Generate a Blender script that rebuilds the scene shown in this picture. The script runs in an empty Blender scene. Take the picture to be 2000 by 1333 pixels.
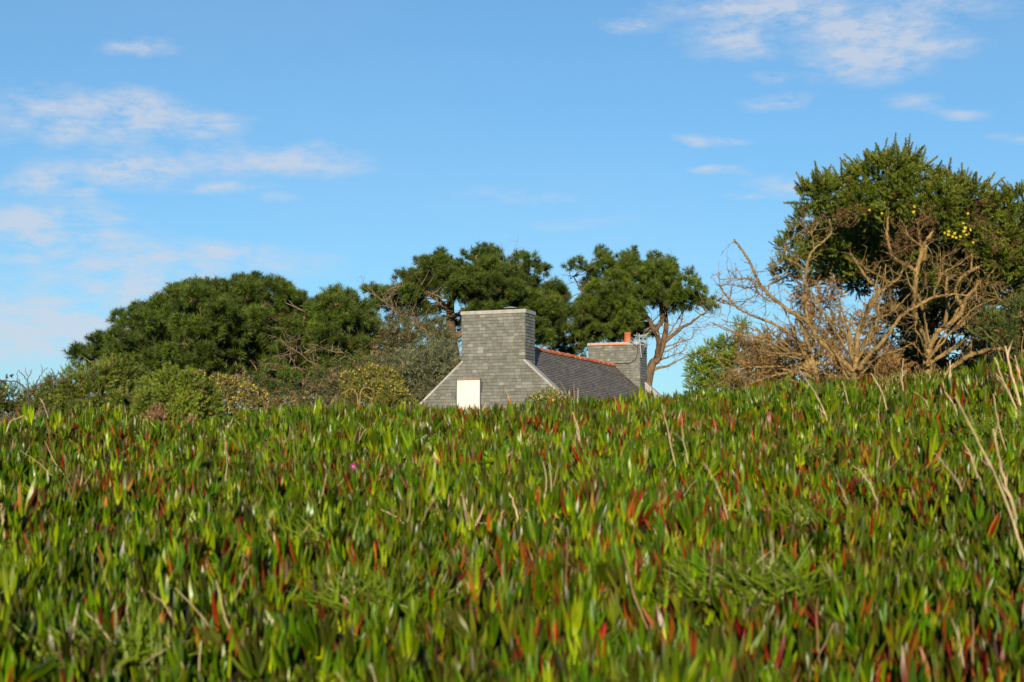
import bpy, bmesh, math, random
import numpy as np
from mathutils import Vector, Matrix, Euler

R = math.radians
rng = np.random.default_rng(7)
random.seed(7)
scene = bpy.context.scene
COL = scene.collection

# ------------------------------------------------------------------ camera
# the eye is the origin; +Y looks inland, +X to the right
FPX, HORIZON = 2778.0, 900.0                 # focal length and eye-level line, in photo pixels
TILT = math.atan((HORIZON - 666.5) / FPX)
cam_d = bpy.data.cameras.new('camera'); cam = bpy.data.objects.new('camera', cam_d)
COL.objects.link(cam)
cam_d.sensor_width = 36.0; cam_d.lens = 36.0 * FPX / 2000.0
cam.rotation_euler = (math.pi / 2 + TILT, 0, 0)
cam_d.clip_start = 0.05; cam_d.clip_end = 20000
cam_d.dof.use_dof = True; cam_d.dof.focus_distance = 48.0; cam_d.dof.aperture_fstop = 5.6
scene.camera = cam

# ------------------------------------------------------------------ light
SUN_EL, SUN_AZ = R(16), R(4.2)               # low sun behind the camera
world = bpy.data.worlds.new('World'); scene.world = world; world.use_nodes = True
sun_d = bpy.data.lights.new('sun', 'SUN'); sun = bpy.data.objects.new('sun', sun_d); COL.objects.link(sun)
sun_d.energy = 5.0; sun_d.angle = R(0.53); sun_d.color = (1.0, 0.86, 0.65)
_ld = Vector((math.sin(SUN_AZ) * math.cos(SUN_EL), math.cos(SUN_AZ) * math.cos(SUN_EL), -math.sin(SUN_EL)))
sun.rotation_euler = _ld.to_track_quat('-Z', 'Y').to_euler()
scene.view_settings.view_transform = 'Standard'; scene.view_settings.look = 'None'
scene.view_settings.exposure = 0.75; scene.view_settings.gamma = 1.0
scene.view_settings.use_curve_mapping = False

def world_nodes():
    nt = world.node_tree; nt.nodes.clear(); N, L = nt.nodes, nt.links
    out = N.new('ShaderNodeOutputWorld'); bg = N.new('ShaderNodeBackground')
    sky = N.new('ShaderNodeTexSky'); sky.sky_type = 'NISHITA'; sky.sun_disc = False
    sky.sun_elevation = SUN_EL; sky.sun_rotation = math.pi + SUN_AZ
    sky.altitude = 10; sky.air_density = 1.0; sky.dust_density = 0.3; sky.ozone_density = 2.0
    bg.inputs['Strength'].default_value = 0.072
    gm = N.new('ShaderNodeGamma'); gm.inputs['Gamma'].default_value = .72; L.new(sky.outputs[0], gm.inputs['Color'])
    hs = N.new('ShaderNodeMix'); hs.data_type = 'RGBA'; hs.blend_type = 'MULTIPLY'; hs.inputs['Factor'].default_value = 1
    L.new(gm.outputs[0], hs.inputs['A']); hs.inputs['B'].default_value = SKY_TINT
    def m(op, a, b=None, c=None, clamp=False):
        n = N.new('ShaderNodeMath'); n.operation = op; n.use_clamp = clamp
        for i, v in enumerate((a, b, c)):
            if v is None: continue
            if isinstance(v, (int, float)): n.inputs[i].default_value = v
            else: L.new(v, n.inputs[i])
        return n.outputs[0]
    tc = N.new('ShaderNodeTexCoord'); sp = N.new('ShaderNodeSeparateXYZ'); L.new(tc.outputs['Generated'], sp.inputs[0])
    x, y, z = sp.outputs
    ay = m('MAXIMUM', m('ABSOLUTE', y), 0.08)
    u = m('DIVIDE', x, ay); w = m('DIVIDE', z, ay)
    # banks of thin cloud: centre, half width, half height, strength (in directions of the sky)
    banks = [(300, 95, 60, 20, .9), (95, 215, 120, 30, .75), (235, 240, 100, 40, 1.0), (100, 250, 60, 28, .8), (385, 245, 80, 22, .85), (0, 235, 50, 30, .6),
             (265, 335, 140, 32, 1.05), (60, 340, 70, 28, .9), (570, 315, 85, 30, .8), (450, 305, 60, 30, .6), (455, 372, 70, 14, .75), (150, 382, 50, 12, .8), (670, 330, 50, 20, .5),
             (70, 430, 130, 34, 1.0), (120, 470, 110, 20, .8), (330, 515, 220, 28, .95), (90, 505, 90, 16, .7), (260, 560, 170, 30, .95),
             (80, 650, 260, 70, 1.15), (560, 400, 40, 12, .4), (1000, 375, 120, 16, .35), (1080, 440, 130, 16, .3),
             (1470, 20, 170, 30, 1.0), (1420, 80, 90, 34, 1.0), (1720, 60, 120, 60, 1.05), (1700, 120, 110, 40, .95), (1830, 95, 90, 24, .7), (1200, 50, 45, 14, .75), (1600, 10, 130, 30, .8), (1800, 10, 150, 24, .55),
             (1545, 197, 55, 12, .8), (1390, 270, 55, 10, .75), (1530, 360, 50, 18, .75), (1450, 380, 30, 10, .6), (1415, 332, 45, 9, .6), (1840, 205, 50, 14, .6), (1530, 155, 35, 12, .6), (1900, 220, 40, 10, .5), (1960, 265, 60, 10, .5), (1200, 640, 200, 40, .3)]
    nz1 = N.new('ShaderNodeTexNoise'); mp = N.new('ShaderNodeMapping'); mp.inputs['Scale'].default_value = (1.0, 1.0, 2.3)
    L.new(tc.outputs['Generated'], mp.inputs[0])
    warp = N.new('ShaderNodeTexNoise'); warp.inputs['Scale'].default_value = 9; warp.inputs['Detail'].default_value = 5
    L.new(mp.outputs[0], warp.inputs['Vector'])
    wsp = N.new('ShaderNodeSeparateColor'); L.new(warp.outputs['Color'], wsp.inputs[0])
    u2 = m('ADD', u, m('MULTIPLY', m('SUBTRACT', wsp.outputs[0], .5), .10))
    w2 = m('ADD', w, m('MULTIPLY', m('SUBTRACT', wsp.outputs[1], .5), .035))
    acc = None
    for (bx, by, sx, sy, k) in banks:
        d = pix(bx, by); cu, cw = d[0] / d[1], d[2] / d[1]
        ex = m('MULTIPLY', m('SUBTRACT', u2, cu), FPX / sx); ez = m('MULTIPLY', m('SUBTRACT', w2, cw), FPX / sy)
        r2 = m('ADD', m('MULTIPLY', ex, ex), m('MULTIPLY', ez, ez))
        g = m('MULTIPLY', m('POWER', 2.718, m('MULTIPLY', r2, -0.75)), k * 1.18)
        acc = g if acc is None else m('MAXIMUM', acc, m('ADD', g, m('MULTIPLY', acc, 0.25)))
    nz1.inputs['Scale'].default_value = 36; nz1.inputs['Detail'].default_value = 8; nz1.inputs['Roughness'].default_value = .66
    mp2 = N.new('ShaderNodeMapping'); mp2.inputs['Scale'].default_value = (1, 1, 2.8)
    L.new(tc.outputs['Generated'], mp2.inputs[0]); L.new(mp2.outputs[0], nz1.inputs['Vector'])
    nz0 = N.new('ShaderNodeTexNoise'); nz0.inputs['Scale'].default_value = 3.0; nz0.inputs['Detail'].default_value = 3
    L.new(mp2.outputs[0], nz0.inputs['Vector'])
    veil = m('MULTIPLY', m('SUBTRACT', nz0.outputs['Fac'], .42, None, True), .45)
    dens = m('MULTIPLY', acc, m('ADD', m('MULTIPLY', nz1.outputs['Fac'], 3.6), -1.05))
    dens = m('MULTIPLY', m('SUBTRACT', dens, .10, None, True), 1.1, None, True)
    fac = m('MINIMUM', m('ADD', m('MULTIPLY', dens, .72), m('MULTIPLY', veil, nz1.outputs['Fac'])), .72)
    mix = N.new('ShaderNodeMix'); mix.data_type = 'RGBA'; L.new(fac, mix.inputs['Factor'])
    L.new(hs.outputs['Result'], mix.inputs['A']); mix.inputs['B'].default_value = CLOUD
    L.new(mix.outputs['Result'], bg.inputs['Color']); L.new(bg.outputs[0], out.inputs[0])
CLOUD = (5.3, 5.6, 6.3, 1)
SKY_TINT = (0.86, 1.46, 1.93, 1)

ALB = .80                                     # overall albedo scale, matched to the exposure above
# ------------------------------------------------------------------ helpers
def pix(px, py):                              # direction of a photo pixel
    u = (px - 1000) / FPX; v = (666.5 - py) / FPX
    return np.array([u, math.cos(TILT) - v * math.sin(TILT), math.sin(TILT) + v * math.cos(TILT)])
def at(px, py, d):                            # the point seen there at depth d metres
    r = pix(px, py); return r * (d / r[1])
def mpp(d): return d / FPX                    # metres per photo pixel at depth d
world_nodes()

def mesh_np(name, verts, tris, mat=None, col=None, smooth=False):
    verts = np.ascontiguousarray(verts, dtype=np.float32).reshape(-1, 3); tris = np.ascontiguousarray(tris, dtype=np.int32).reshape(-1, 3)
    me = bpy.data.meshes.new(name); me.vertices.add(len(verts)); me.vertices.foreach_set('co', verts.ravel())
    me.loops.add(tris.size); me.loops.foreach_set('vertex_index', tris.ravel())
    me.polygons.add(len(tris)); me.polygons.foreach_set('loop_start', np.arange(0, tris.size, 3, dtype=np.int32))
    me.polygons.foreach_set('use_smooth', np.full(len(tris), bool(smooth)))
    me.update(calc_edges=True)
    if col is not None:
        at_ = me.attributes.new('col', 'FLOAT_COLOR', 'POINT')
        c = np.ones((len(verts), 4), dtype=np.float32); c[:, :3] = np.asarray(col) * ALB; at_.data.foreach_set('color', c.ravel())
    if mat: me.materials.append(mat)
    return me
def link(name, me, parent=None, loc=None):
    o = bpy.data.objects.new(name, me); COL.objects.link(o)
    if parent is not None: o.parent = parent; o.matrix_parent_inverse = Matrix.Translation(parent.location).inverted()
    if loc is not None: o.location = loc
    return o
def thing(name, label, cat, loc=(0, 0, 0), group=None):
    o = bpy.data.objects.new(name, None); COL.objects.link(o); o.location = [float(c) for c in loc]; o.empty_display_size = .2
    o['label'] = label; o['category'] = cat
    if group: o['group'] = group
    return o
def tag(o, label, cat, group=None):
    o['label'] = label; o['category'] = cat
    if group: o['group'] = group
    return o

class MB:                                     # collects pieces into one mesh
    def __init__(s): s.v = []; s.f = []; s.n = 0; s.c = []
    def add(s, v, f, c=None):
        v = np.asarray(v, dtype=np.float32).reshape(-1, 3); s.v.append(v); s.f.append(np.asarray(f, dtype=np.int32).reshape(-1, 3) + s.n); s.n += len(v)
        s.c.append(np.broadcast_to(np.asarray(c if c is not None else (.5, .5, .5), dtype=np.float32), (len(v), 3)))
    def mesh(s, name, mat=None, smooth=False):
        return mesh_np(name, np.concatenate(s.v), np.concatenate(s.f), mat, np.concatenate(s.c), smooth)
    def box(s, c, ax, c3=None):               # c centre, ax three half-axis vectors
        c = np.asarray(c, float); ax = [np.asarray(a, float) for a in ax]
        v = [c + i * ax[0] + j * ax[1] + k * ax[2] for i in (-1, 1) for j in (-1, 1) for k in (-1, 1)]
        q = [(0, 1, 3, 2), (4, 6, 7, 5), (0, 4, 5, 1), (2, 3, 7, 6), (0, 2, 6, 4), (1, 5, 7, 3)]
        s.add(v, [t for a in q for t in ((a[0], a[1], a[2]), (a[0], a[2], a[3]))], c3)
    def tube(s, pts, rad, sides=7, c=None, cap=True, rough=0.):
        pts = np.asarray(pts, float); n = len(pts); rad = np.broadcast_to(np.asarray(rad, float), (n,))
        tang = np.gradient(pts, axis=0); tang /= np.linalg.norm(tang, axis=1)[:, None] + 1e-9
        ref = np.array([.31, .17, .93]) if abs(tang[0] @ np.array([.31, .17, .93])) < .9 else np.array([1., 0, 0])
        a = np.cross(tang, ref); a /= np.linalg.norm(a, axis=1)[:, None] + 1e-9; b = np.cross(tang, a)
        th = np.arange(sides) * 2 * math.pi / sides
        ring = pts[:, None] + rad[:, None, None] * (np.cos(th)[None, :, None] * a[:, None] + np.sin(th)[None, :, None] * b[:, None])
        if rough: ring = pts[:, None] + (ring - pts[:, None]) * rng.uniform(1 - rough, 1 + rough, (n, sides, 1))
        v = ring.reshape(-1, 3); f = []
        for i in range(n - 1):
            for k in range(sides):
                p, q = i * sides + k, i * sides + (k + 1) % sides
                f += [(p, q, q + sides), (p, q + sides, p + sides)]
        if cap:
            for k in range(1, sides - 1): f += [(0, k + 1, k), ((n - 1) * sides, (n - 1) * sides + k, (n - 1) * sides + k + 1)]
        s.add(v, f, c)

def smooth_path(pts, n=4, wob=0.0):           # Catmull-Rom through the points
    P = np.asarray(pts, float); P = np.vstack([2 * P[0] - P[1], P, 2 * P[-1] - P[-2]]); out = []
    for i in range(1, len(P) - 2):
        for k in range(n):
            t = k / n; a, b, c, d = P[i - 1], P[i], P[i + 1], P[i + 2]
            out.append(.5 * (2 * b + (c - a) * t + (2 * a - 5 * b + 4 * c - d) * t * t + (3 * b - a - 3 * c + d) * t ** 3))
    out.append(P[-2]); out = np.array(out)
    if wob: out[1:-1] += rng.normal(0, wob, (len(out) - 2, 3))
    return out

# ------------------------------------------------------------------ materials
def mat_base(name, rough=.6, spec=.4):
    m = bpy.data.materials.new(name); m.use_nodes = True; nt = m.node_tree; b = nt.nodes['Principled BSDF']
    b.inputs['Roughness'].default_value = rough; b.inputs['Specular IOR Level'].default_value = spec
    return m, nt, b
def nd(nt, t, **kw):
    n = nt.nodes.new(t)
    for k, v in kw.items():
        if k in n.inputs: n.inputs[k].default_value = v
        else: setattr(n, k, v)
    return n
def mat_leaf(name, rough=.5, spec=.3, trans=.15, noise=6.0, amp=.35, bump=0):
    m, nt, b = mat_base(name, rough, spec); L = nt.links
    a = nd(nt, 'ShaderNodeAttribute', attribute_name='col')
    n = nd(nt, 'ShaderNodeTexNoise', Scale=noise, Detail=3.0); g = nd(nt, 'ShaderNodeNewGeometry'); L.new(g.outputs['Position'], n.inputs['Vector'])
    mr = nd(nt, 'ShaderNodeMapRange'); mr.inputs[3].default_value = 1 - amp; mr.inputs[4].default_value = 1 + amp
    mr.inputs[1].default_value = .3; mr.inputs[2].default_value = .7
    L.new(n.outputs['Fac'], mr.inputs[0])
    mx = nd(nt, 'ShaderNodeMix', data_type='RGBA', blend_type='MULTIPLY'); mx.inputs['Factor'].default_value = 1
    L.new(a.outputs['Color'], mx.inputs['A']); L.new(mr.outputs[0], mx.inputs['B']); L.new(mx.outputs['Result'], b.inputs['Base Color'])
    if trans:
        t = nd(nt, 'ShaderNodeBsdfTranslucent'); L.new(mx.outputs['Result'], t.inputs['Color'])
        ms = nd(nt, 'ShaderNodeMixShader'); ms.inputs[0].default_value = trans
        L.new(b.outputs[0], ms.inputs[1]); L.new(t.outputs[0], ms.inputs[2]); L.new(ms.outputs[0], nt.nodes['Material Output'].inputs['Surface'])
    return m
M_pine = mat_leaf('pine_needles', .55, .3, .12, .8, .3)
M_gorse = mat_leaf('gorse_spines', .5, .3, .10, 5, .35)
M_petal = mat_leaf('gorse_petals', .6, .2, .2, 30, .15)
M_straw = mat_leaf('dry_straw', .7, .2, 0, 25, .3)
M_grass = mat_leaf('grass_blades', .5, .3, .25, 10, .25)

def mat_bark(name, c1, c2, scale=14, bump=.5):
    c1, c2 = [tuple(v * ALB for v in c) for c in (c1, c2)]
    m, nt, b = mat_base(name, .85, .15); L = nt.links
    g = nd(nt, 'ShaderNodeNewGeometry'); mp = nd(nt, 'ShaderNodeMapping'); mp.inputs['Scale'].default_value = (1, 1, .45)
    L.new(g.outputs['Position'], mp.inputs[0])
    n = nd(nt, 'ShaderNodeTexNoise', Scale=scale, Detail=6.0, Roughness=.65); L.new(mp.outputs[0], n.inputs['Vector'])
    r = nd(nt, 'ShaderNodeValToRGB'); r.color_ramp.elements[0].position = .33; r.color_ramp.elements[1].position = .68
    r.color_ramp.elements[0].color = (*c1, 1); r.color_ramp.elements[1].color = (*c2, 1)
    L.new(n.outputs['Fac'], r.inputs[0]); L.new(r.outputs[0], b.inputs['Base Color'])
    bp = nd(nt, 'ShaderNodeBump', Strength=bump, Distance=.03); L.new(n.outputs['Fac'], bp.inputs['Height']); L.new(bp.outputs[0], b.inputs['Normal'])
    return m
M_bark_pine = mat_bark('pine_bark', (.06, .04, .025), (.20, .13, .07), 5)
M_twig_pine = mat_bark('pine_twigs', (.11, .08, .05), (.28, .21, .13), 8)
M_bark_gorse = mat_bark('gorse_bark', (.11, .073, .028), (.42, .28, .108), 40, .9)
M_bark_dark = mat_bark('bramble_bark', (.05, .035, .03), (.12, .08, .06), 30)

# ------------------------------------------------------------------ terrain
_cx = [-9, -6, -4.6, -3.53, -3.17, -2.65, -2.0, -1.41, 0, 1.06, 1.76, 2.47, 3.0, 3.53, 4.6, 7, 10]
_cz = [-.8, -.5, -.22, .04, .29, .36, .32, .375, .378, .43, .475, .50, .55, .60, .66, .72, .7]
def ground_z(x, y):
    x = np.asarray(x, float); y = np.asarray(y, float)
    g = (np.interp(x - .15, _cx, _cz) + np.interp(x + .15, _cx, _cz) + np.interp(x, _cx, _cz)) / 3 - .378 + .085
    t = np.clip((y - 2) / 7.8, 0, 1); t = t * t * (3 - 2 * t)
    g = g * t
    dc = 9.8 + .3 * np.clip(x, 0, 4)
    line = -.57 + (np.minimum(y, 40) - 3) * .1253
    sp = .5 * np.logaddexp(0, np.clip((y - dc) / .5, -60, 200))
    z = line + g - .30 * sp
    z = z + .018 * np.sin(x * 4.1 + 1.3 * np.sin(y * 2.3)) + .018 * np.sin(y * 4.7 + 2 * np.sin(x * 1.9)) + .012 * np.sin(x * 9 + y * 7)
    fl = -1.7 + .15 * np.sin(x * .05) + .1 * np.sin(y * .07)
    k = .25
    z = k * np.logaddexp(z / k, fl / k)                       # rounds off into the flat land behind
    return np.where(y < -30, np.maximum(z, -4.5), z)

def build_ground():
    ys = np.concatenate([-np.geomspace(3000, 3, 24), np.arange(-2.4, 16, .18), np.geomspace(16.3, 6000, 60)])
    xs = np.concatenate([-np.geomspace(4000, 8.3, 40), np.arange(-8, 8.01, .18), np.geomspace(8.3, 4000, 40)])
    X, Y = np.meshgrid(xs, ys); Z = ground_z(X, Y); v = np.stack([X, Y, Z], -1).reshape(-1, 3)
    nx, ny = len(xs), len(ys); i = np.arange((ny - 1) * nx).reshape(ny - 1, nx)[:, :-1].ravel()
    t = np.concatenate([np.stack([i, i + 1, i + nx + 1], 1), np.stack([i, i + nx + 1, i + nx], 1)])
    m, nt, b = mat_base('soil_and_turf', .95, .0); L = nt.links
    g = nd(nt, 'ShaderNodeNewGeometry'); n = nd(nt, 'ShaderNodeTexNoise', Scale=3.5, Detail=9.0, Roughness=.7); L.new(g.outputs['Position'], n.inputs['Vector'])
    n2 = nd(nt, 'ShaderNodeTexNoise', Scale=.6, Detail=3.0); L.new(g.outputs['Position'], n2.inputs['Vector'])
    r = nd(nt, 'ShaderNodeValToRGB'); e = r.color_ramp.elements
    e[0].position = .35; e[0].color = (.010, .006, .004, 1); e[1].position = .7; e[1].color = (.045, .028, .012, 1)
    r2 = nd(nt, 'ShaderNodeValToRGB'); e = r2.color_ramp.elements
    e[0].position = .3; e[0].color = (.014, .018, .005, 1); e[1].position = .75; e[1].color = (.055, .045, .016, 1)
    L.new(n.outputs['Fac'], r.inputs[0]); L.new(n.outputs['Fac'], r2.inputs[0])
    mx = nd(nt, 'ShaderNodeMix', data_type='RGBA'); L.new(n2.outputs['Fac'], mx.inputs['Factor']); L.new(r.outputs[0], mx.inputs['A']); L.new(r2.outputs[0], mx.inputs['B'])
    L.new(mx.outputs['Result'], b.inputs['Base Color'])
    bp = nd(nt, 'ShaderNodeBump', Strength=.8, Distance=.04); L.new(n.outputs['Fac'], bp.inputs['Height']); L.new(bp.outputs[0], b.inputs['Normal'])
    o = link('ground', mesh_np('ground', v, t, m, None, True)); o['kind'] = 'structure'; o['label'] = 'brown sandy slope rising to a low crest'
build_ground()

# ------------------------------------------------------------------ cottage
TH = R(21.2)
A = np.array([math.sin(TH), math.cos(TH), 0]); B = np.array([math.cos(TH), -math.sin(TH), 0]); UP = np.array([0, 0, 1.])
O = at(965, 700, 50.0); O[2] = 0
def H(u, s, z): return O + B * u + A * s + UP * z    # house coordinates: across, along the ridge, height above the eye
BASE_Z = -1.75
UC = -.03                                             # ridge position across the gable

def mat_slate(name, c1, c2, light, island, rough=.55, streak=.5):
    c1, c2, light = [tuple(v * ALB for v in c) for c in (c1, c2, light)]
    m, nt, b = mat_base(name, rough + .1, .16); L = nt.links
    if island:
        g0 = nd(nt, 'ShaderNodeNewGeometry'); rnd = g0.outputs['Random Per Island']
    else:
        g0 = nd(nt, 'ShaderNodeObjectInfo'); rnd = g0.outputs['Random']
    r = nd(nt, 'ShaderNodeValToRGB'); e = r.color_ramp.elements
    e[0].color = (*c1, 1); e[1].color = (*light, 1); e[1].position = 1.0
    k = r.color_ramp.elements.new(.90); k.color = (*c2, 1)
    L.new(rnd, r.inputs[0])
    g = nd(nt, 'ShaderNodeNewGeometry'); n = nd(nt, 'ShaderNodeTexNoise', Scale=9.0, Detail=6.0, Roughness=.7); L.new(g.outputs['Position'], n.inputs['Vector'])
    mp = nd(nt, 'ShaderNodeMapping'); mp.inputs['Scale'].default_value = (1.6, 1.6, .35); L.new(g.outputs['Position'], mp.inputs[0])
    n2 = nd(nt, 'ShaderNodeTexNoise', Scale=1.6, Detail=5.0); L.new(mp.outputs[0], n2.inputs['Vector'])
    def mr(src, lo, hi, a, b_):
        q = nd(nt, 'ShaderNodeMapRange'); q.inputs[1].default_value = lo; q.inputs[2].default_value = hi; q.inputs[3].default_value = a; q.inputs[4].default_value = b_
        L.new(src, q.inputs[0]); return q.outputs[0]
    m1 = nd(nt, 'ShaderNodeMix', data_type='RGBA', blend_type='MULTIPLY'); m1.inputs['Factor'].default_value = 1
    L.new(r.outputs[0], m1.inputs['A']); L.new(mr(n.outputs['Fac'], .3, .7, .84, 1.16), m1.inputs['B'])
    m2 = nd(nt, 'ShaderNodeMix', data_type='RGBA'); L.new(mr(n2.outputs['Fac'], .56, .72, 0, streak), m2.inputs['Factor'])
    L.new(m1.outputs['Result'], m2.inputs['A']); m2.inputs['B'].default_value = (.08, .065, .045, 1)
    n3 = nd(nt, 'ShaderNodeTexNoise', Scale=16.0, Detail=3.0); L.new(g.outputs['Position'], n3.inputs['Vector'])
    m3 = nd(nt, 'ShaderNodeMix', data_type='RGBA'); L.new(mr(n3.outputs['Fac'], .67, .76, 0, .4), m3.inputs['Factor'])
    L.new(m2.outputs['Result'], m3.inputs['A']); m3.inputs['B'].default_value = (.33, .32, .28, 1)      # pale lichen
    L.new(m3.outputs['Result'], b.inputs['Base Color'])
    bp = nd(nt, 'ShaderNodeBump', Strength=.25, Distance=.01); L.new(n.outputs['Fac'], bp.inputs['Height']); L.new(bp.outputs[0], b.inputs['Normal'])
    return m
WS = ((.115, .116, .097), (.175, .174, .150), (.235, .233, .205))
M_slate_one = mat_slate('wall_slate', *WS, False)
M_slate_many = mat_slate('wall_slate_joined', *WS, True)
M_roof = mat_slate('roof_slate', (.14, .124, .110), (.225, .20, .172), (.28, .25, .215), True, .6, .6)
def mat_noise(name, c1, c2, scale, rough=.8, bump=.2, det=6.0, dist=.01):
    c1, c2 = [tuple(v * ALB for v in c) for c in (c1, c2)]
    m, nt, b = mat_base(name, rough, .25); L = nt.links
    g = nd(nt, 'ShaderNodeNewGeometry'); n = nd(nt, 'ShaderNodeTexNoise', Scale=scale, Detail=det, Roughness=.65); L.new(g.outputs['Position'], n.inputs['Vector'])
    r = nd(nt, 'ShaderNodeValToRGB'); e = r.color_ramp.elements; e[0].position = .3; e[1].position = .7; e[0].color = (*c1, 1); e[1].color = (*c2, 1)
    L.new(n.outputs['Fac'], r.inputs[0]); L.new(r.outputs[0], b.inputs['Base Color'])
    bp = nd(nt, 'ShaderNodeBump', Strength=bump, Distance=dist); L.new(n.outputs['Fac'], bp.inputs['Height']); L.new(bp.outputs[0], b.inputs['Normal'])
    return m
M_conc = mat_noise('pale_concrete', (.24, .235, .21), (.40, .385, .345), 5)
M_wall = mat_noise('slate_backing', (.05, .05, .05), (.09, .09, .085), 6)
M_render = mat_noise('house_render', (.5, .48, .43), (.66, .64, .58), 2)
M_white = mat_noise('white_door_paint', (.50, .49, .45), (.66, .65, .61), 3.5, .55, .03)
M_dark = mat_noise('dark_gap', (.02, .018, .015), (.04, .035, .03), 6)
M_zinc = mat_noise('zinc', (.16, .17, .18), (.26, .27, .28), 8, .45, .05)
M_alu = mat_noise('aluminium', (.28, .28, .29), (.42, .42, .42), 20, .4, .05)
M_cable = mat_noise('black_cable', (.012, .012, .012), (.03, .03, .03), 20, .6, .05)
def mat_terra():
    m, nt, b = mat_base('terracotta', .75, .25); L = nt.links
    g = nd(nt, 'ShaderNodeNewGeometry'); oi = nd(nt, 'ShaderNodeObjectInfo')
    n = nd(nt, 'ShaderNodeTexNoise', Scale=7.0, Detail=6.0); L.new(g.outputs['Position'], n.inputs['Vector'])
    ad = nd(nt, 'ShaderNodeMath', operation='MULTIPLY_ADD'); ad.inputs[1].default_value = .35; L.new(oi.outputs['Random'], ad.inputs[0]); L.new(n.outputs['Fac'], ad.inputs[2])
    r = nd(nt, 'ShaderNodeValToRGB'); e = r.color_ramp.elements; e[0].position = .4; e[0].color = (.30, .08, .032, 1); e[1].position = .9; e[1].color = (.48, .15, .065, 1)
    L.new(ad.outputs[0], r.inputs[0]); L.new(r.outputs[0], b.inputs['Base Color']); return m
M_terra = mat_terra()

def clip_poly(poly, region):                          # convex clip in 2D (region counter-clockwise)
    out = poly
    for i in range(len(region)):
        a, b = np.array(region[i]), np.array(region[(i + 1) % len(region)]); e = b - a; src, out = out, []
        for j in range(len(src)):
            p, q = np.array(src[j]), np.array(src[(j + 1) % len(src)])
            dp = e[0] * (p - a)[1] - e[1] * (p - a)[0]; dq = e[0] * (q - a)[1] - e[1] * (q - a)[0]
            if dp >= 0: out.append(tuple(p))
            if dp * dq < 0: out.append(tuple(p + (q - p) * (dp / (dp - dq))))
        if len(out) < 3: return None
    return out
def slate_polys(region, exposure, width, jit=.0, holes=()):
    P = np.array(region); u0, v0 = P.min(0); u1, v1 = P.max(0); res = []; row = 0; v = v1
    while v > v0 - exposure:
        u = u0 - width * random.random() if jit else u0 - width * (.5 if row % 2 else 0)
        while u < u1:
            w = width * random.uniform(1 - jit, 1 + jit); g = .0045
            top, bot = v - .001, v - exposure + .0055
            dz = random.uniform(-.004, .004)
            poly = clip_poly([(u + g, bot + dz), (u + w - g * .3, bot + dz + random.uniform(-.003, .003)), (u + w - g * .3, top), (u + g, top)], region)
            if poly is not None:
                c = np.mean(poly, 0)
                if not any(h[0] < c[0] < h[1] and h[2] < c[1] < h[3] for h in holes): res.append((v, poly))
            u += w
        v -= exposure; row += 1
    return res
def slate_geo(poly, frame, thick=.010, lift=.018, ref=None):
    # frame(u, v, n): a point n metres proud of the wall; the lower edge stands proudest
    vs = np.array([p[1] for p in poly]); lo, hi = (vs.min(), vs.max()) if ref is None else ref
    tilt = random.uniform(-.002, .002); n = len(poly); v = []
    for p in poly: v.append(frame(p[0], p[1], .004 + thick + (lift + tilt) * (hi - p[1]) / max(hi - lo, .02)))
    for p in poly: v.append(frame(p[0], p[1], -.002))
    f = [(0, i, i + 1) for i in range(1, n - 1)]
    for i in range(n):
        j = (i + 1) % n; f += [(i, i + n, j + n), (i, j + n, j)]
    return np.array(v), f

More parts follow.
